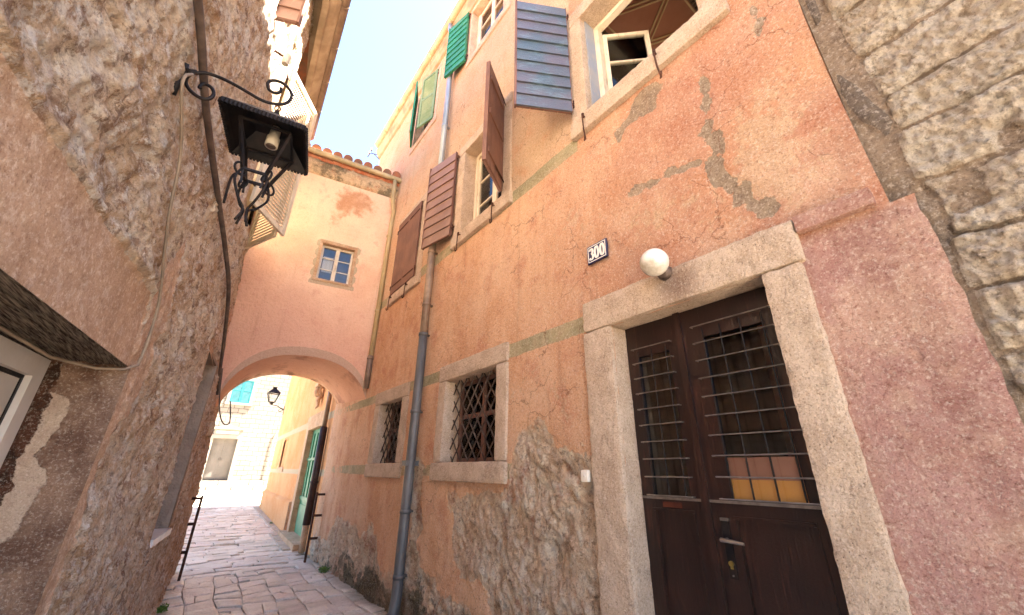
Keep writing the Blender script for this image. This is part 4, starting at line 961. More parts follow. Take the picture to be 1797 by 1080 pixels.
b = MB(); lbox(b, 2.767, 2.784, -.345, -.31, 0, 1.939, 0); lbox(b, .9, 2.767, -.345, -.3095, 1.922, 1.939, 0); lbox(b, .9, 2.766, -.34, -.315, 0, 1.921, 1); b.build('door_panel', [M['iron'], M['panel_white']], lh)
# bricked-up low window near the arch
u0, u1, a_, c_ = LHOLES[1]
b = MB(); lbox(b, u0-.02, u1+.02, -.30, -.24, a_-.05, c_+.05); lbox(b, u1+.0005, u1+.06, -.24, -.004, a_, c_+.02); lbox(b, u0-.06, u0-.0005, -.24, -.004, a_, c_+.02); lbox(b, u0-.05, u1+.05, -.24, -.01, c_+.0205, c_+.06)
o = b.build('window_recess', M['recess'], lh)
b = MB(); lbox(b, u0-.03, u1+.03, -.238, .03, a_-.06, a_-.002); b.build('window_sill', M['white'], lh)
# small stone corbel beside the arch
b = MB(); b.rbox(lp(7.1, -.05, 1.95), tuple(np.array(lp(7.1, .10, 2.16))+np.array([0, .22, 0])), .04, .03, .008, 9, 2); b.build('corbel', M['limestone_warm'], lh, smooth=True)
# upper window with the pair of white louvred shutters ajar
u0, u1, a_, c_ = LHOLES[2]
b = MB(); lbox(b, u0-.02, u1+.02, -.45, -.40, a_-.05, c_+.05, 1); lbox(b, u0-.05, u0-.0005, -.4, -.004, a_, c_, 0); lbox(b, u1+.0005, u1+.05, -.4, -.10, a_, c_, 0); lbox(b, u0-.05, u1+.05, -.4, -.10, a_-.06, a_-.0005, 0); lbox(b, u0-.05, u1+.05, -.4, -.02, c_+.0005, c_+.06, 0)
w = b.build('window', [M['cornice'], M['dark_room']], lh)
w['label'] = 'upper window behind tall white louvred shutters'
louvre_shutter(w, (-.15, 4.46), 4.19, (.25, 5.02), 2.05, M['white_wood'], 42, .036)
louvre_shutter(w, (-.05, 5.66), 4.19, (.20, 5.08), 2.05, M['white_wood'], 42, .036)
# brown shutter near the top of the picture
w2 = MB(); lbox(w2, 2.2, 3.0, -.03, .02, 5.1, 6.4); w2 = w2.build('window', M['dark_room'], lh); w2['label'] = 'upper window with a brown shutter swung out'
board_shutter(w2, (-.36, 3.07), 5.2, (-.165, 2.985), 1.3, 8, M['brown_tone'], M['brown_plank'])
b = MB(); b.tube([lp(3.35, .0, 5.18), lp(3.35, .14, 5.16)], .012, 6); b.tube([lp(3.35, .14, 5.20), lp(3.35, .14, 5.08)], [.035, .028], 10, 1); b.build('light_fitting', [M['rust'], M['ceramic']], lh)
# eave cove, gutter and roof
b = MB(); prof = [(-.05, 7.72), (.03, 7.74), (.05, 7.80), (.12, 7.86), (.17, 7.93), (.18, 8.0), (-.2, 8.0)]
n = len(prof); v = []
ends = [(-.3, 0), (2, 0), (4.5, 0), (5.5, 0), (6.5, 0), (7.68, 0)]
for y, _ in ends:
    x = float(XL(y))-float(lean(np.array([y]), np.array([7.8]))[0])
    gx = .18+(y-4.2)*.062-.20
    xx = max(x, gx-.0) if y > 3 else x
    v += [(xx+p[0], y, p[1]) for p in prof]
f = [(e*n+i, e*n+i+1, (e+1)*n+i+1, (e+1)*n+i) for e in range(len(ends)-1) for i in range(n-1)]+[tuple(range(n)), tuple((len(ends)-1)*n+i for i in range(n-1, -1, -1))]
b.add(v, f); b.build('cornice', M['cornice'], lh)
gutter(lh, (-.10, -.35, 8.05), (.40, 7.65, 8.03), .07, M['gutter_brown'], br=.75)
b = MB(); b.add([(-.9, -.4, 8.06), (.24, 7.7, 8.06), (.24, 9.3, 8.06), (-6.5, 9.3, 10.3), (-7.2, -.4, 10.3), (-.9, -.4, 7.985), (.24, 7.7, 7.985), (.24, 9.3, 7.985), (-6.5, 9.3, 7.99), (-7.2, -.4, 7.99)], [(0,1,2,3,4),(9,8,7,6,5),(0,5,6,1),(1,6,7,2),(2,7,8,3),(3,8,9,4),(4,9,5,0)]); b.build('roof', M['tile'], lh)

# ------------------------------------------------------------------ ARCHWAY HOUSE (bridge over the alley)
ah = thing('archway_house', 'pink and peach bridge house spanning the alley above a low arch', 'house', (1.2, 7.45, 0))
AN = math.radians(-8.5); fd = np.array([math.cos(AN), math.sin(AN)]); FC = np.array([2.28, 7.3])
def fp(s, dep, z):   # s : distance along the facade leftwards negative from the right corner; dep : depth away from camera
    p = FC+fd*s+np.array([-fd[1], fd[0]])*dep; return (p[0], p[1], z)
SL, SR, ZS, ZA = -2.17, .04, 2.45, 3.37
def arch_z(s):
    c = (SL+SR)/2; a = (SR-SL)/2; t = np.clip(np.abs(np.asarray(s)-c)/a, 0, 1); return ZS+(ZA-ZS)*np.power(1-t**2.3, 1/2.0)
def facade():
    hole = (-1.22, -.64, 4.86, 5.62)
    ss = dedupe(np.concatenate([ar(-2.75, .06, .04), [SL, SR], [hole[0], hole[1]]]), .004, [SL, SR, hole[0], hole[1]]); zs = dedupe(np.concatenate([np.linspace(0, 1, 90), ]), .0001)
    # rows morph from the arch curve up to the cornice
    ztop = 7.1
    U, T = np.meshgrid(ss, np.concatenate([ar(0, 1, 1/100.)]), indexing='ij')
    def pts(U, T):
        zb = np.where((U > SL) & (U < SR), arch_z(U), ZS)
        zb = np.where(U <= SL, 0.0, zb); 
        Z = zb+(ztop-zb)*T
        # snap rows to the window hole
        return Z
    ts = ar(0, 1, .01)
    # separate meshes: above window line straight grid, below morph grid
    zc = 4.0
    def low(U, T):
        zb = np.where((U > SL) & (U < SR), arch_z(U), ZS); Z = zb+(zc-zb)*T
        d = .02*fbm(U, Z, 0*U, 1.2, 3)+.004*fbm(U, Z, 0*U+3, 9, 3); d = d*sstep(0, .15, T); 
        P = np.array([FC[0]+fd[0]*U, FC[1]+fd[1]*U]); nn = np.array([fd[1], -fd[0]])
        return np.stack([P[0]+nn[0]*d, P[1]+nn[1]*d, Z], 1)
    def attr_low(U, T):
        zb = np.where((U > SL) & (U < SR), arch_z(U), ZS); Z = zb+(zc-zb)*T
        return dict(band=1-sstep(.13, .17, Z-zb), stain=0*U)
    def up(U, Z):
        d = .02*fbm(U, Z, 0*U, 1.2, 3)+.004*fbm(U, Z, 0*U+3, 9, 3)
        P = np.array([FC[0]+fd[0]*U, FC[1]+fd[1]*U]); nn = np.array([fd[1], -fd[0]])
        return np.stack([P[0]+nn[0]*d, P[1]+nn[1]*d, Z], 1)
    def attr_up(U, Z):
        st = np.exp(-(((U+.75)/.55)**2+((Z-6.75)/.4)**2))*.8+np.exp(-(((U+1.1)/.2)**2+((Z-6.3)/.35)**2))*.4+np.exp(-(((U+1.5)/.12)**2+((Z-4.6)/.6)**2))*.35+np.exp(-(((U+.2)/.12)**2+((Z-5.0)/.5)**2))*.4
        e = np.maximum(np.maximum(hole[0]-.0-U, U-hole[1]), np.maximum(hole[2]-Z, Z-hole[3]))
        return dict(band=(1-sstep(.08, .12, e+.02*np.sin(Z*30)))*.9, stain=st)
    s_arch = dedupe(np.concatenate([SL+(SR-SL)*(1-np.cos(np.linspace(0, math.pi, 70)))/2, ar(-2.75, SL, .05)]), .0015, [SL, SR])
    sheet('arch_wall', s_arch, ts[::2], low, M['bridge'], ah, (), attr_low)
    sheet('wall', ss, dedupe(np.concatenate([ar(zc, 7.12, .04), [hole[2], hole[3]]]), .004, [hole[2], hole[3]]), up, M['bridge'], ah, [hole], attr_up)
    # soffit
    def sof(U, D):
        Z = arch_z(U)+.004*fbm(U, D, 0*U, 9, 4)+.012*fbm(U, D, 0*U+4, 2.2, 3)*(sstep(0, .2, D)); P = np.stack([FC[0]+fd[0]*U+.03*D, FC[1]+fd[1]*U+D, Z], 1); return P
    sheet('arch_soffit', dedupe(SL+(SR-SL)*(1-np.cos(np.linspace(0, math.pi, 90)))/2, .0012, [SL, SR]), ar(0, 1.92, .06), sof, M['soffit'], ah, (), lambda U, Z: dict(band=0*U, stain=np.clip(fbm(U*1.0, Z*.35, 0*U, 2.6, 4)*2.6+.25, 0, 1)))
    # back face and body
    def back(U, T):
        zb = np.where((U > SL) & (U < SR), arch_z(U), ZS); Z = zb+(7.1-zb)*T; D = 1.92
        return np.stack([FC[0]+fd[0]*U+.03*D, FC[1]+fd[1]*U+D, Z], 1)
    sheet('back_wall', s_arch, ar(0, 1, .1), back, M['bridge'], ah, (), lambda U, Z: dict(band=0*U, stain=0*U), flip=True)
    # window
    s0, s1, z0, z1 = hole; b = MB()
    def q(b, sa, sb, da, db, za, zb, mi=0):
        v = [fp(sa, da, za), fp(sb, da, za), fp(sb, db, za), fp(sa, db, za), fp(sa, da, zb), fp(sb, da, zb), fp(sb, db, zb), fp(sa, db, zb)]
        b.add(v, [(0,3,2,1),(4,5,6,7),(0,1,5,4),(1,2,6,5),(2,3,7,6),(3,0,4,7)], mi)
    q(b, s0-.055, s0, -.006, .18, z0, z1); q(b, s1, s1+.055, -.006, .18, z0, z1); q(b, s0-.055, s1+.055, -.008, .18, z1, z1+.06); q(b, s0-.06, s1+.06, -.012, .18, z0-.05, z0)
    wn_ = b.build('window', M['limestone_warm'], ah); wn_['label'] = 'small white casement window with a plastered surround'
    b = MB(); mid = (s0+s1)/2
    for sa, sb in ((s0, s0+.04), (mid-.035, mid+.035), (s1-.04, s1)): q(b, sa, sb, .09, .13, z0, z1)
    for za in (z0, z1-.045): q(b, s0, s1, .092, .128, za, za+.045)
    for za in (z0+.24, z0+.48): q(b, s0, s1, .1, .12, za, za+.018)
    b.build('window_frame', M['white_wood'], wn_)
    b = MB(); q(b, s0+.01, s1-.01, .108, .112, z0+.01, z1-.01); b.build('glass_pane', M['glass'], wn_)
    b = MB(); q(b, s0+.06, mid-.05, .15, .16, z0+.22, z0+.55); b.build('cloth', M['curtain'], wn_)
    b = MB(); q(b, -2.9, .05, 1.0, 1.06, 3.5, 7.0); q(b, -2.9, .05, .05, 1.9, 3.42, 3.46) ; b.build('rooms', M['dark_room'], ah)
    # cornice band, crumbling top, gutter, tiles
    b = MB(); prof = [(.01, 7.12), (-.025, 7.14), (-.04, 7.20), (-.07, 7.28), (-.08, 7.36), (-.07, 7.45), (.2, 7.45)]
    n = len(prof); S_ = np.linspace(-2.8, .06, 40); v = []
    for i, s in enumerate(S_):
        for j, (d, z) in enumerate(prof): v.append(fp(s, d+(random.gauss(0, .012) if j > 2 else 0), z+(random.gauss(0, .01) if 0 < j < 6 else 0)))
    b.add(v, [(i*n+j, (i+1)*n+j, (i+1)*n+j+1, i*n+j+1) for i in range(len(S_)-1) for j in range(n-1)]); b.build('cornice', M['eave_plaster'], ah, smooth=True)
    b = MB(); 
    for k in range(18): s = -2.5+k*.14; b.rbox(fp(s, -.10, 7.44), tuple(np.array(fp(s+.13, .1, 7.50+random.random()*.02))), .05, .012, .006, 9, k)
    b.build('brick_course', M['mortar_red'], ah, smooth=True)
    gutter(ah, fp(-2.7, -.16, 7.585), fp(.02, -.16, 7.54), .06, M['gutter'], br=.55)
    b = MB()
    for k in range(15):
        s = -2.75+k*.205
        for j in range(4):
            b.tube([fp(s, -.13+j*.42, 7.66+j*.14+random.uniform(-.012, .012)), fp(s, -.13+(j+1)*.42+.06, 7.65+(j+1)*.14)], [.095, .078], 10)
    v = [fp(-2.9, -.10, 7.6), fp(.06, -.10, 7.6), fp(.06, 1.95, 8.14), fp(-2.9, 1.95, 8.14), fp(-2.9, -.05, 7.455), fp(.06, -.05, 7.455), fp(.06, 1.95, 7.2), fp(-2.9, 1.95, 7.2)]
    b.add(v, [(0,1,2,3),(7,6,5,4),(0,4,5,1),(1,5,6,2),(2,6,7,3),(3,7,4,0)]); b.build('roof', M['tile'], ah)
    # cream downpipe in the corner
    a = lambda s, z, d=-.1: fp(s, d, z)
    pipe(ah, [fp(-.1, -.16, 7.5), fp(-.1, -.16, 7.1), fp(-.09, -.15, 7.02), fp(-.02, -.1, 6.7), fp(-.02, -.08, 6.6), fp(-.03, -.08, 6.4), fp(-.04, -.08, 2.95)], .045, M['cream_pipe'], collars=[(fp(-.04, -.08, z), (0, 0, 1)) for z in (6.1, 4.4)])
    pipe(ah, [fp(-.04, -.08, 3.5), fp(-.04, -.08, 2.9)], .052, M['gutter_brown'], collars=[(fp(-.04, -.08, 3.45), (0, 0, 1))])
facade()

# ------------------------------------------------------------------ FAR ORANGE HOUSE beyond the arch (right)
fo = thing('corner_house', 'sunny orange corner house beyond the arch with a green door', 'house', (2.5, 14, 0))
fo['label'] = 'orange house beyond the arch with a narrow green door and plinth'
def ro(y, d, z): # point on the far wall, d towards the alley
    return (2.30+(y-9.3)*.044-d, y, z)
FH = [(10.32, 12.0, .1, 2.5), (15.9, 17.1, 1.6, 2.5)]
def fpts(U, Z):
    d = .03*fbm(U, Z, 0*U, .7, 3)+.006*fbm(U, Z, 0*U+3, 6, 3)
    return np.stack([2.30+(U-9.3)*.044-d, U, Z], 1)
sheet('wall', dedupe(np.concatenate([ar(9.3, 19.6, .08), edges(FH, 0)]), .004, edges(FH, 0)), dedupe(np.concatenate([ar(0, 8, .08), edges(FH, 1)]), .004, edges(FH, 1)), fpts, M['far_orange'], fo, FH,
      lambda U, Z: dict(band=np.maximum((1-sstep(.06, .09, np.abs(Z-2.66))), (1-sstep(.06, .09, np.abs(Z-1.5)))*.7), stain=(1-sstep(0, .7, Z))*.35))
b = MB(); prism(b, [(2.44, 9.32), (2.78, 19.62), (9, 19.6), (9, 9.32)], 0, 7.9); 
o = b.build('side_walls', M['far_orange'], fo)
b = MB(); b.add([ro(9.3, .2, 8.0), ro(19.8, .2, 8.0), (9.2, 19.8, 10), (9.2, 9.3, 10), ro(9.3, .2, 7.92), ro(19.8, .2, 7.92), (9.2, 19.8, 7.93), (9.2, 9.3, 7.93)], [(0,1,2,3),(7,6,5,4),(0,4,5,1),(1,5,6,2),(2,6,7,3),(3,7,4,0)]); b.build('roof', M['tile'], fo)
def robox(b, y0, y1, d0, d1, z0, z1, mi=0):
    v = [ro(y0, d0, z0), ro(y0, d1, z0), ro(y1, d1, z0), ro(y1, d0, z0), ro(y0, d0, z1), ro(y0, d1, z1), ro(y1, d1, z1), ro(y1, d0, z1)]
    b.add(v, [(0,1,2,3),(4,7,6,5),(0,4,5,1),(1,5,6,2),(2,6,7,3),(3,7,4,0)], mi)
b = MB(); y0, y1, z0, z1 = FH[0]
robox(b, 10.05, y0, -.13, .05, .02, z1); robox(b, y1, 12.32, -.13, .05, .02, z1); robox(b, 10.02, 12.34, -.13, .055, z1+.001, 2.86); robox(b, 9.95, 12.4, -.1, .22, -.05, .13)
d_ = b.build('doorway', M['limestone_warm'], fo)
b = MB(); robox(b, y0, y1, -.12, -.08, .13, z1, 0)
for ya in (y0+.05, y0+.45, y0+.90, y0+1.30):
    robox(b, ya, ya+.06, -.079, -.055, .9, 2.4); 
robox(b, y0, y1, -.079, -.05, .85, .93); robox(b, y0, y1, -.079, -.05, 1.75, 1.81); robox(b, y0+.1, y1-.1, -.079, -.06, .25, .75); b.build('door_leaf', M['green'], d_)
b = MB(); robox(b, y0+.2, y0+.5, -.058, -.054, .5, .82); b.build('notice', M['plastic'], d_)
b = MB(); y0, y1, z0, z1 = FH[1]; robox(b, y0-.05, y1+.05, -.13, -.10, z0-.05, z1+.05); o = b.build('window', M['dark_room'], fo); 
b = MB(); robox(b, y0-.12, y1+.12, -.1, .03, z0-.14, z0-.002); b.build('window_sill', M['limestone_warm'], o)
b = MB(); 
ys = np.linspace(12.45, 19.58, 40)
def plinth(U, Z): return np.stack([2.30+(U-9.3)*.044-.11*(1-sstep(.72, .80, Z))-.012*fbm(U, Z, 0*U, 3, 4)+.02, U, Z], 1)
sheet('plinth', ar(12.42, 19.62, .06), ar(0, .82, .04), plinth, M['far_orange'], fo, (), lambda U, Z: dict(band=0*U, stain=.25+0*U))
b = MB(); robox(b, 12.39, 12.43, -.05, .105, 0, .76); b.build('plinth_end', M['limestone_warm'], fo)
# dark pipe and stone foot
b = MB(); b.tube([ro(9.78, .09, 3.6), ro(9.78, .09, 2.4)], .05, 10, 1); b.tube([ro(9.76, .09, 2.42), ro(9.72, .09, .5)], .075, 10, 0); b.tube([ro(9.73, .09, 1.32), ro(9.73, .09, 1.27)], .085, 10, 0); b.tube([ro(9.72, .09, .5), ro(9.72, .09, .02)], .06, 10, 2)
b.build('downpipe', [M['brown_pipe'], M['gutter_brown'], M['limestone_warm']], fo, smooth=True)
# carved scroll console above the door
b = MB(); base = np.array(ro(11.2, 0, 0))
sp_ = [(.02+.10*math.cos(a)*(1-a/14), 3.42+.12*math.sin(a)*(1-a/14)) for a in np.linspace(-1.2, 7.5, 30)]
for dy in (-.10, 0, .10):
    b.tube([(base[0]-.05-abs(x_), 11.2+dy+x_*.3, z_) for x_, z_ in sp_], .032, 7)
    b.tube([(base[0]-.04, 11.2+dy, 3.32), (base[0]-.10, 11.2+dy*.6, 3.2), (base[0]-.07, 11.2+dy*.3, 3.05), (base[0]-.12, 11.2, 2.98)], [.05, .045, .035, .02], 7)
b.rbox((base[0]-.2, 11.02, 3.52), (base[0]+.02, 11.38, 3.62), .05, .02, .006, 9, 3)
b.build('carved_console', M['limestone_warm'], fo, smooth=True)

# ------------------------------------------------------------------ WHITE HOUSE across the square
wh = thing('white_stone_house', 'white limestone block house across the square with turquoise shutters and grey door', 'house', (2, 30, .8))
WH = [(.9, 2.12, .88, 3.18), (1.15, 2.2, 5.3, 6.7), (-2.4, -1.4, 5.3, 6.7), (5.6, 6.6, 5.3, 6.7)]
sheet('wall', dedupe(np.concatenate([ar(-9, 11, 1), edges(WH, 0)]), .01), dedupe(np.concatenate([ar(0, 12, 1), edges(WH, 1)]), .01), lambda U, Z: np.stack([U, 30+0*U, Z], 1), M['white_blocks'], wh, WH, smooth=False)
b = MB(); b.box((-9, 30.4, 0), (11, 38, 12)); b.box((-9, 30.005, 0), (-8.9, 30.4, 12)); b.box((10.9, 30.005, 0), (11, 30.4, 12)); b.build('side_walls', M['white_blocks'], wh)
b = MB(); b.box((-9.3, 29.7, 12.01), (11.3, 38.2, 12.3)); b.build('roof', M['tile'], wh)
x0, x1, z0, z1 = WH[0]; b = MB()
b.box((x0-.2, 29.93, z0), (x0, 30.36, z1)); b.box((x1, 29.93, z0), (x1+.2, 30.36, z1)); b.box((x0-.22, 29.92, z1+.001), (x1+.22, 30.36, z1+.2)); b.box((x0-.05, 29.95, z1+.201), (x1+.05, 29.999, z1+.52)); b.box((x0-.15, 29.82, z1+.521), (x1+.15, 30.0, z1+.62))
b.add([(x0-.1, 29.9, z1+.621), (x1+.1, 29.9, z1+.621), ((x0+x1)/2, 29.9, z1+.82), (x0-.1, 30, z1+.621), (x1+.1, 30, z1+.621), ((x0+x1)/2, 30, z1+.82)], [(0,1,2),(3,5,4),(0,2,5,3),(1,4,5,2)])
d_ = b.build('doorway', M['white_stone'], wh)
b = MB(); b.box((x0+.05, 29.935, z1+.27), (x1-.05, 29.949, z1+.42)); b.build('carved_panel', M['limestone'], d_)
b = MB(); mx = (x0+x1)/2
for xa, xb_ in ((x0, mx-.005), (mx+.005, x1)):
    b.box((xa, 30.25, z0), (xb_, 30.29, z1))
    for za, zb in ((z0+.12, z0+.8), (z0+.9, z0+1.45), (z0+1.52, z0+1.95)): b.box((xa+.09, 30.235, za), (xb_-.09, 30.2495, zb)); b.box((xa+.15, 30.228, za+.06), (xb_-.15, 30.2345, zb-.06))
b.tube([(mx-.06, 30.22, z0+1.2), (mx-.06, 30.2, z0+1.1)], .025, 6); b.tube([(mx+.06, 30.22, z0+1.2), (mx+.06, 30.2, z0+1.1)], .025, 6)
b.build('door_leaf', M['grey_door'], d_)
for i, (xa, xb_, za, zb) in enumerate(WH[1:]):
    b = MB(); b.box((xa-.16, 29.95, za), (xa, 30.2, zb)); b.box((xb_, 29.95, za), (xb_+.16, 30.2, zb)); b.box((xa-.18, 29.94, zb+.001), (xb_+.18, 30.2, zb+.16)); b.box((xa-.2, 29.9, za-.14), (xb_+.2, 30.2, za-.001)); b.box((xa, 30.15, za), (xb_, 30.2, zb))
    w = b.build('window', M['white_stone'], wh); m_ = (xa+xb_)/2
    for sx in ((xa+.01, m_-.005), (m_+.005, xb_-.01)): louvre_shutter(w, (sx[0], 29.98), za+.01, (sx[1], 29.98), zb-za-.02, M['turquoise'], 20)
b = MB(); b.tube([(4.02, 29.93, 1.2), (4.02, 29.93, 3.3), (4.12, 29.93, 3.8)], .03, 8); b.build('downpipe', M['gutter'], wh)
b = MB()
for i, (ya, za) in enumerate(((29.72, .88), (29.35, .62), (29.0, .38))):
    x = -8.
    while x < 10:
        l_ = random.uniform(.7, 1.6); b.rbox((x, ya, .05), (x+l_-.012, 29.99-.001*i if i == 0 else (29.72, 29.35)[i-1]+.1, za-.01), .2, .02, .006, 3, x+i); x += l_
tag(b.build('terrace_steps', M['white_stone']), kind='structure')

# ------------------------------------------------------------------ LANTERNS AND LAMPS
# hanging lantern on its scrolled wall bracket (left)
hl = thing('hanging_lantern', 'black wrought iron lantern hanging from a scrolled bracket on the left wall', 'lantern', (-.48, 2.06, 3.3))
br0 = np.array([-.48, 2.06, 3.31]); ex = np.array([nv.x, nv.y, 0.])
def bp(s, z, dd=0): return tuple(np.array([br0[0]+ex[0]*s+tv.x*dd, br0[1]+ex[1]*s+tv.y*dd, z]))
def smooth(pts, n=5):
    P = [np.array(p, float) for p in pts]; out = []
    for i in range(len(P)-1):
        p0, p1, p2, p3 = P[max(i-1, 0)], P[i], P[i+1], P[min(i+2, len(P)-1)]
        for k in range(n):
            t = k/n; out.append(.5*((2*p1)+(-p0+p2)*t+(2*p0-5*p1+4*p2-p3)*t*t+(-p0+3*p1-3*p2+p3)*t**3))
    return out+[P[-1]]
sc1 = [(.081, 3.287), (.083, 3.311), (.098, 3.325), (.124, 3.316), (.14, 3.285), (.133, 3.248), (.107, 3.231), (.07, 3.241), (.036, 3.271), (.023, 3.308), (.028, 3.345), (.051, 3.375), (.092, 3.397), (.147, 3.40), (.207, 3.391), (.27, 3.375), (.325, 3.361), (.377, 3.365), (.426, 3.389), (.449, 3.432), (.448, 3.483), (.417, 3.522), (.377, 3.533), (.344, 3.518), (.332, 3.488), (.344, 3.452), (.374, 3.442), (.396, 3.464), (.395, 3.493)]
b = MB(); b.tube(smooth([bp(s, z) for s, z in sc1], 4), .0085, 8, flat=1.0)
b.box(tuple(np.array(bp(-.02, 3.20))-np.array([0, .012, 0])), tuple(np.array(bp(.012, 3.40))+np.array([0, .012, 0]))); b.tube([bp(.0, 3.36), bp(.05, 3.375)], .012, 8)
b.build('bracket', M['iron'], hl, smooth=True)
b = MB()
for k, (z, s) in enumerate(((3.345, .409), (3.318, .411), (3.292, .412))):
    q_ = [np.array(bp(s, z))+(np.array([ex[0]*math.cos(a)*.013, ex[1]*math.cos(a)*.013, math.sin(a)*.019]) if k % 2 == 0 else np.array([tv.x*math.cos(a)*.013, tv.y*math.cos(a)*.013, math.sin(a)*.019])) for a in np.linspace(0, 2*math.pi, 13)]
    b.tube(q_, .0035, 6, cap=False)
b.build('chain', M['rust'], hl, smooth=True)
ZR = 3.12; cor = [np.array([-.285, 1.855, ZR]), np.array([.07, 1.80, ZR]), np.array([.145, 2.15, ZR]), np.array([-.215, 2.215, ZR])]
ctr = sum(cor)/4; b = MB()
def ring(sc_, z): return [tuple(ctr+(c-ctr)*sc_*np.array([1, 1, 0])+np.array([0, 0, z-ZR])) for c in cor]
v = ring(1, ZR)+ring(.97, ZR+.02)+ring(.50, ZR+.105)+ring(.22, ZR+.12)+ring(.12, ZR+.17)+ring(.985, ZR-.012)+ring(.9, ZR+.012)+ring(.45, ZR+.10)
f = []
for l in range(4): f += [(l*4+k, l*4+(k+1) % 4, (l+1)*4+(k+1) % 4, (l+1)*4+k) for k in range(4)]
f += [(16, 17, 18, 19)]
f += [(k, (k+1) % 4, 20+(k+1) % 4, 20+k)[::-1] for k in range(4)]+[(20+k, 20+(k+1) % 4, 24+(k+1) % 4, 24+k)[::-1] for k in range(4)]+[(24+k, 24+(k+1) % 4, 28+(k+1) % 4, 28+k)[::-1] for k in range(4)]+[(28, 29, 30, 31)[::-1]]
b.add(v, f)
for k in range(4):   # crimped edge beads
    p, q_ = cor[k], cor[(k+1) % 4]; n_ = 22
    for i in range(n_): c_ = p+(q_-p)*(i+.5)/n_; b.tube([c_+np.array([0, 0, -.016]), c_+np.array([0, 0, .008])], .0072, 5)
b.tube([tuple(ctr+np.array([0, 0, .16])), tuple(ctr+np.array([0, 0, .20]))], .012, 6)
b.build('lantern_roof', M['iron'], hl)
b = MB(); b.tube([ctr+np.array([.02, 0, .09]), ctr+np.array([.02, 0, .03]), ctr+np.array([.02, 0, .025]), ctr+np.array([.02, 0, -.03])], [.022, .025, .03, .03], 14); b.tube([ctr+np.array([.02, 0, -.0301]), ctr+np.array([.02, 0, -.0305])], .023, 14, 1); b.build('lamp_socket', [M['ceramic'], M['grille']], hl, smooth=True)
b = MB(); zt, zb = ZR-.005, 2.875; top = ring(.60, zt); bot = ring(.27, zb); bot = [tuple(np.array(p)+np.array([.0, 0, 0])) for p in bot]
for k in range(4): b.bar(top[k], bot[k], .014, .014); b.bar(bot[k], bot[(k+1) % 4], .012, .012); b.bar(top[k], top[(k+1) % 4], .012, .012)
low = ring(.22, 2.80)
for k in range(4): b.bar(bot[k], low[k], .010, .010)
b.build('lantern_cage', M['iron'], hl)
b = MB()
for k in range(4):
    p = np.array(bot[k]); dn = (p-ctr)*np.array([1, 1, 0]); dn /= np.linalg.norm(dn)
    sp2 = [p+dn*(.045*math.sin(a)*(1-a/9))+np.array([0, 0, .03+.04*math.cos(a)*(1-a/9)-.045]) for a in np.linspace(0, 6.0, 18)]
    b.tube(sp2, .0055, 6)
    b.tube(smooth([p, p+dn*.02+np.array([0, 0, -.07]), p-dn*.02+np.array([0, 0, -.15]), ctr*np.array([1, 1, 0])+np.array([0, 0, 2.68])+dn*.012, ctr*np.array([1, 1, 0])+np.array([0, 0, 2.61])+dn*.03], 4), .006, 6)
pe = np.array(bot[3]); b.tube(smooth([pe, pe+np.array([-.03, 0, .03]), pe+np.array([-.055, 0, -.01]), pe+np.array([-.05, 0, -.16])], 4), .0055, 6)
b.build('scroll_finial', M['iron'], hl, smooth=True)
# corner lantern beyond the arch
cl = thing('corner_lantern', 'small black street lantern on the far orange corner below the arch', 'lantern', (2.75, 19.5, 3.9))
cl['label'] = 'small glazed street lantern on a bracket at the far corner of the orange house'
c_ = np.array([2.22, 19.5, 4.2]); b = MB()
b.tube(smooth([(2.76, 19.5, 3.85), (2.6, 19.5, 3.92), (2.45, 19.5, 4.0), (2.3, 19.5, 4.02), (2.22, 19.5, 4.03)], 4), .018, 7); b.tube([(2.6+.09*math.cos(a)*(1-a/9), 19.5, 3.82+.09*math.sin(a)*(1-a/9)) for a in np.linspace(0, 6.5, 18)], .014, 6); b.tube([(2.74, 19.5, 3.65), (2.74, 19.5, 4.05)], .02, 6); b.tube([(2.22, 19.5, 4.02), (2.22, 19.5, 4.12)], [.03, .10], 8); b.build('bracket', M['iron'], cl)
def sq(r, z): return [(c_[0]+r*sx, c_[1]+r*sy, z) for sx, sy in ((-1, -1), (1, -1), (1, 1), (-1, 1))]
b = MB(); lo, hi = sq(.11, 4.13), sq(.21, 4.50)
for k in range(4): b.bar(lo[k], hi[k], .022); b.bar(hi[k], hi[(k+1) % 4], .025); b.bar(lo[k], lo[(k+1) % 4], .025)
v = sq(.24, 4.51)+sq(.09, 4.66)+sq(.06, 4.72)+sq(.09, 4.76); b.add(v, [(l*4+k, l*4+(k+1) % 4, l*4+4+(k+1) % 4, l*4+4+k) for l in range(3) for k in range(4)]+[(12, 13, 14, 15), (3, 2, 1, 0)]); b.build('lantern_frame', M['iron'], cl)
b = MB(); lo, hi = sq(.105, 4.14), sq(.2, 4.49); b.add(lo+hi, [(k, (k+1) % 4, 4+(k+1) % 4, 4+k) for k in range(4)]); b.build('glass_pane', M['glass'], cl)
# opal globe above the door
gl = thing('globe_lamp', 'round white globe lamp fixed above the dark front door', 'lamp', (2.28, 1.22, 2.8))
gc = Vector((2.13, 1.245, 2.835)); b = MB(); nL, nS = 20, 32; v = []; f = []
for i in range(nL+1):
    th = math.pi*i/nL
    for j in range(nS): ph = 2*math.pi*j/nS; v.append(gc+Vector((math.sin(th)*math.cos(ph), math.sin(th)*math.sin(ph), math.cos(th)))*.093)
f = [(i*nS+j, i*nS+(j+1) % nS, (i+1)*nS+(j+1) % nS, (i+1)*nS+j) for i in range(nL) for j in range(nS)]
b.add(v, f); b.build('globe', M['opal'], gl, smooth=True)
b = MB(); b.tube([gc+Vector((.07, .0, -.03)), gc+Vector((.10, 0, -.04)), Vector((2.26, 1.245, 2.79))], [.045, .05, .055], 16); b.build('lamp_base', M['grille'], gl, smooth=True)
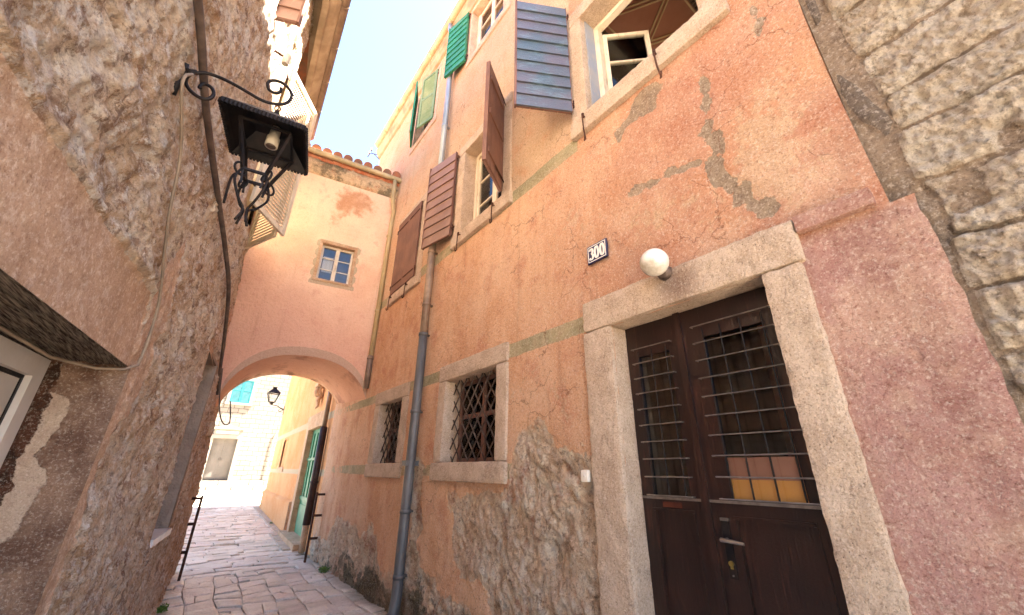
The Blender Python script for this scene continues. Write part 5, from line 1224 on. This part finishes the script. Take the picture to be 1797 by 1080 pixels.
# house number
hn = thing('number_plate', 'blue and white enamel house number plate reading 300 beside the globe lamp', 'house number', (2.27, 1.81, 3.22))
b = MB(); b.rbox((2.252, 1.705, 3.14), (2.268, 1.915, 3.31), .02, .004, 0, 5, 0); b.build('plate', M['navy'], hn)
b = MB()
for a_, c_ in (((2.2495, 1.72, 3.291), (2.2515, 1.90, 3.297)), ((2.2495, 1.72, 3.153), (2.2515, 1.90, 3.159)), ((2.2495, 1.718, 3.153), (2.2515, 1.724, 3.297)), ((2.2495, 1.897, 3.153), (2.2515, 1.903, 3.297))): b.box(a_, c_)
b.build('plate_border', M['white'], hn)
def digit(c, cy, kind):
    P = []
    w_, h_ = .018, .052
    if kind == '0': P = [[(w_*math.cos(a), h_*math.sin(a)) for a in np.linspace(0, 2*math.pi, 25)]]
    else: P = [[(-.85*w_, .62*h_)]+[(w_*.85*math.cos(a), h_*.5+h_*.46*math.sin(a)) for a in np.linspace(2.6, -1.45, 14)]+[(w_*math.cos(a), -h_*.46+h_*.5*math.sin(a)) for a in np.linspace(1.4, -2.75, 14)]]
    b = MB()
    for poly in P:
        pts = [(2.2508, cy-u, 3.225+v_) for u, v_ in poly]
        # widths: bold vertical strokes
        n = len(pts); v = []; 
        for i, p in enumerate(pts):
            a = np.array(pts[max(i-1, 0)]) if kind != '0' else np.array(pts[(i-1) % (n-1)]); c2 = np.array(pts[min(i+1, n-1)]) if kind != '0' else np.array(pts[(i+1) % (n-1)])
            t = c2-a; t /= np.linalg.norm(t); wd = .004+.0065*abs(t[2]); nn = np.array([0, -t[2], t[1]])
            v += [tuple(np.array(p)+nn*wd), tuple(np.array(p)-nn*wd)]
        v2 = [(x-.0018, y, z) for x, y, z in v]
        m = len(v); b.add(v+v2, [(m+2*i, m+2*i+1, m+2*i+3, m+2*i+2) for i in range(n-1)]+[(2*i, 2*i+2, m+2*i+2, m+2*i) for i in range(n-1)]+[(2*i+1, m+2*i+1, m+2*i+3, 2*i+3) for i in range(n-1)])
    o = b.build('digit', M['white'], hn); return o
digit(0, 1.868, '3'); digit(1, 1.812, '0'); digit(2, 1.754, '0')
# door bell
db = MB(); db.rbox((2.225, 2.035, 1.485), (2.262, 2.095, 1.565), .02, .006, 0, 5, 0); db.tube([(2.226, 2.058, 1.525), (2.220, 2.058, 1.525)], .008, 10)
tag(db.build('doorbell', M['plastic'], None, smooth=True), 'small ivory doorbell button left of the dark front door', 'doorbell')

# ------------------------------------------------------------------ POSTS, CABLES, SMALL THINGS
def post(x, y, sgn, wallx, lab):
    t = thing('iron_post', lab, 'post', (x, y, 0), 'rusty iron flood board posts by the arch')
    b = MB(); b.box((x-.018, y-.018, -.02), (x+.018, y+.018, 1.14)); b.build('upright', M['rust'], t)
    for z in (.36, .74, 1.10):
        b = MB(); b.box((min(x+sgn*.0185, wallx), y-.014, z-.02), (max(x+sgn*.0185, wallx), y+.014, z+.02)); b.build('wall_tie', M['rust'], t)
post(.33, 8.55, -1, .2, 'rusty iron post tied to the left wall under the arch')
post(2.13, 8.9, 1, 2.30, 'rusty iron post tied to the orange wall under the arch')
def wall_l(y, z, o=.0):
    p = l_pts(np.array([float(y)]), np.array([float(z)]))[0]; return (p[0]+o, p[1]+0, p[2])
b = MB(); pts = [(1.0, 3.52), (1.78, 3.49), (2.1, 3.44), (2.4, 3.40), (3.2, 3.38), (3.99, 3.36), (4.8, 3.28), (5.8, 3.05), (6.6, 2.8), (7.3, 2.56)]
def wl(y, z, o=.03): return (float(XL(y))+o-float(lean(np.array([y]), np.array([z]))[0])+.02, y, z)
P = smooth([wl(y, z) for y, z in pts], 6); b.tube(P, .019, 10)
P = smooth([wl(6.9, 2.72, .05), wl(7.2, 2.2, .06), wl(7.5, 1.9, .05)], 4)
o = b.build('conduit', M['cord'], None, smooth=True); tag(o, 'dark cable conduit running along the left wall towards the arch', 'cable')
b = MB(); pts = [(2.06, 3.33), (2.0, 3.22), (2.2, 3.1), (2.33, 3.0), (2.42, 2.85), (2.55, 2.68), (2.84, 2.42), (2.9, 2.2)]
pts = [(2.04, 3.34), (1.98, 3.22), (2.20, 3.10), (2.33, 3.0), (2.45, 2.8), (2.62, 2.62), (2.83, 2.42), (2.90, 2.2), (2.89, 2.06)]
P = smooth([wl(y, z, .018) for y, z in pts], 5)+[np.array(wl(2.86, 2.025, -.02)), np.array(wl(2.84, 2.01, -.12)), np.array(wl(2.7, 2.015, -.24)), np.array(wl(2.3, 2.03, -.25)), np.array(wl(1.6, 2.03, -.25))]
b.tube(P, .0075, 8); tag(b.build('wall_cable', M['cord_pale'], None, smooth=True), 'thin pale cable curving down from the lantern bracket into the low doorway', 'cable')
b = MB(); P = smooth([wl(7.35, 2.95, .03), wl(7.4, 2.6, .05), wl(7.42, 2.3, .10), wl(7.46, 2.16, .17), wl(7.5, 2.2, .24), wl(7.5, 2.5, .2)], 5); b.tube(P, .009, 6); tag(b.build('hanging_wire', M['cord'], None), 'loop of dark wire hanging at the left foot of the arch', 'wire')
# thin wire hung on the far orange wall
ib = thing('insulator_bracket', 'iron bracket with small insulators on the far top corner of the orange house', 'bracket', (2.3, 9.4, 9.9))
b = MB(); b.tube([(2.3, 9.32, 9.92), (1.95, 9.36, 9.86)], .012, 6); b.tube([(2.3, 9.32, 9.75), (2.1, 9.34, 9.88)], .01, 6); b.tube([(2.0, 9.2, 9.87), (2.0, 9.55, 9.87)], .012, 6); b.build('arm', M['rust'], ib)
for y_ in (9.25, 9.42): b = MB(); b.tube([(1.99, y_, 9.88), (1.99, y_, 9.93), (1.99, y_, 9.96)], [.02, .028, .018], 8); b.build('insulator', M['ceramic'], ib)
def weed(x, y, z, n, r, lab):
    b = MB()
    for i in range(n):
        a = random.random()*6.28; d = random.random()*r; h_ = random.uniform(.01, .07); c = Vector((x+math.cos(a)*d*.6, y+math.sin(a)*d, z+h_)); s_ = random.uniform(.008, .02)
        u = Vector((random.gauss(0, 1), random.gauss(0, 1), random.gauss(0, .5))).normalized()*s_; w_ = u.orthogonal().normalized()*s_*.5
        b.add([c-u, c+w_, c+u, c-w_], [(0, 1, 2, 3)])
        if i % 4 == 0: b.tube([(x+math.cos(a)*d*.3, y+math.sin(a)*d*.5, z-.01), tuple(c)], .0015, 4)
    tag(b.build('weed', M['leaf']), lab, 'weed', 'weeds at the foot of the walls')
weed(2.20, 7.85, .0, 260, .14, 'green mossy weed at the foot of the orange wall')
weed(.17, 6.85, .0, 200, .12, 'green weed at the foot of the left wall')
weed(float(XRf(14.5))-.16, 14.5, .05, 80, .1, 'tiny weed beside the far orange plinth')
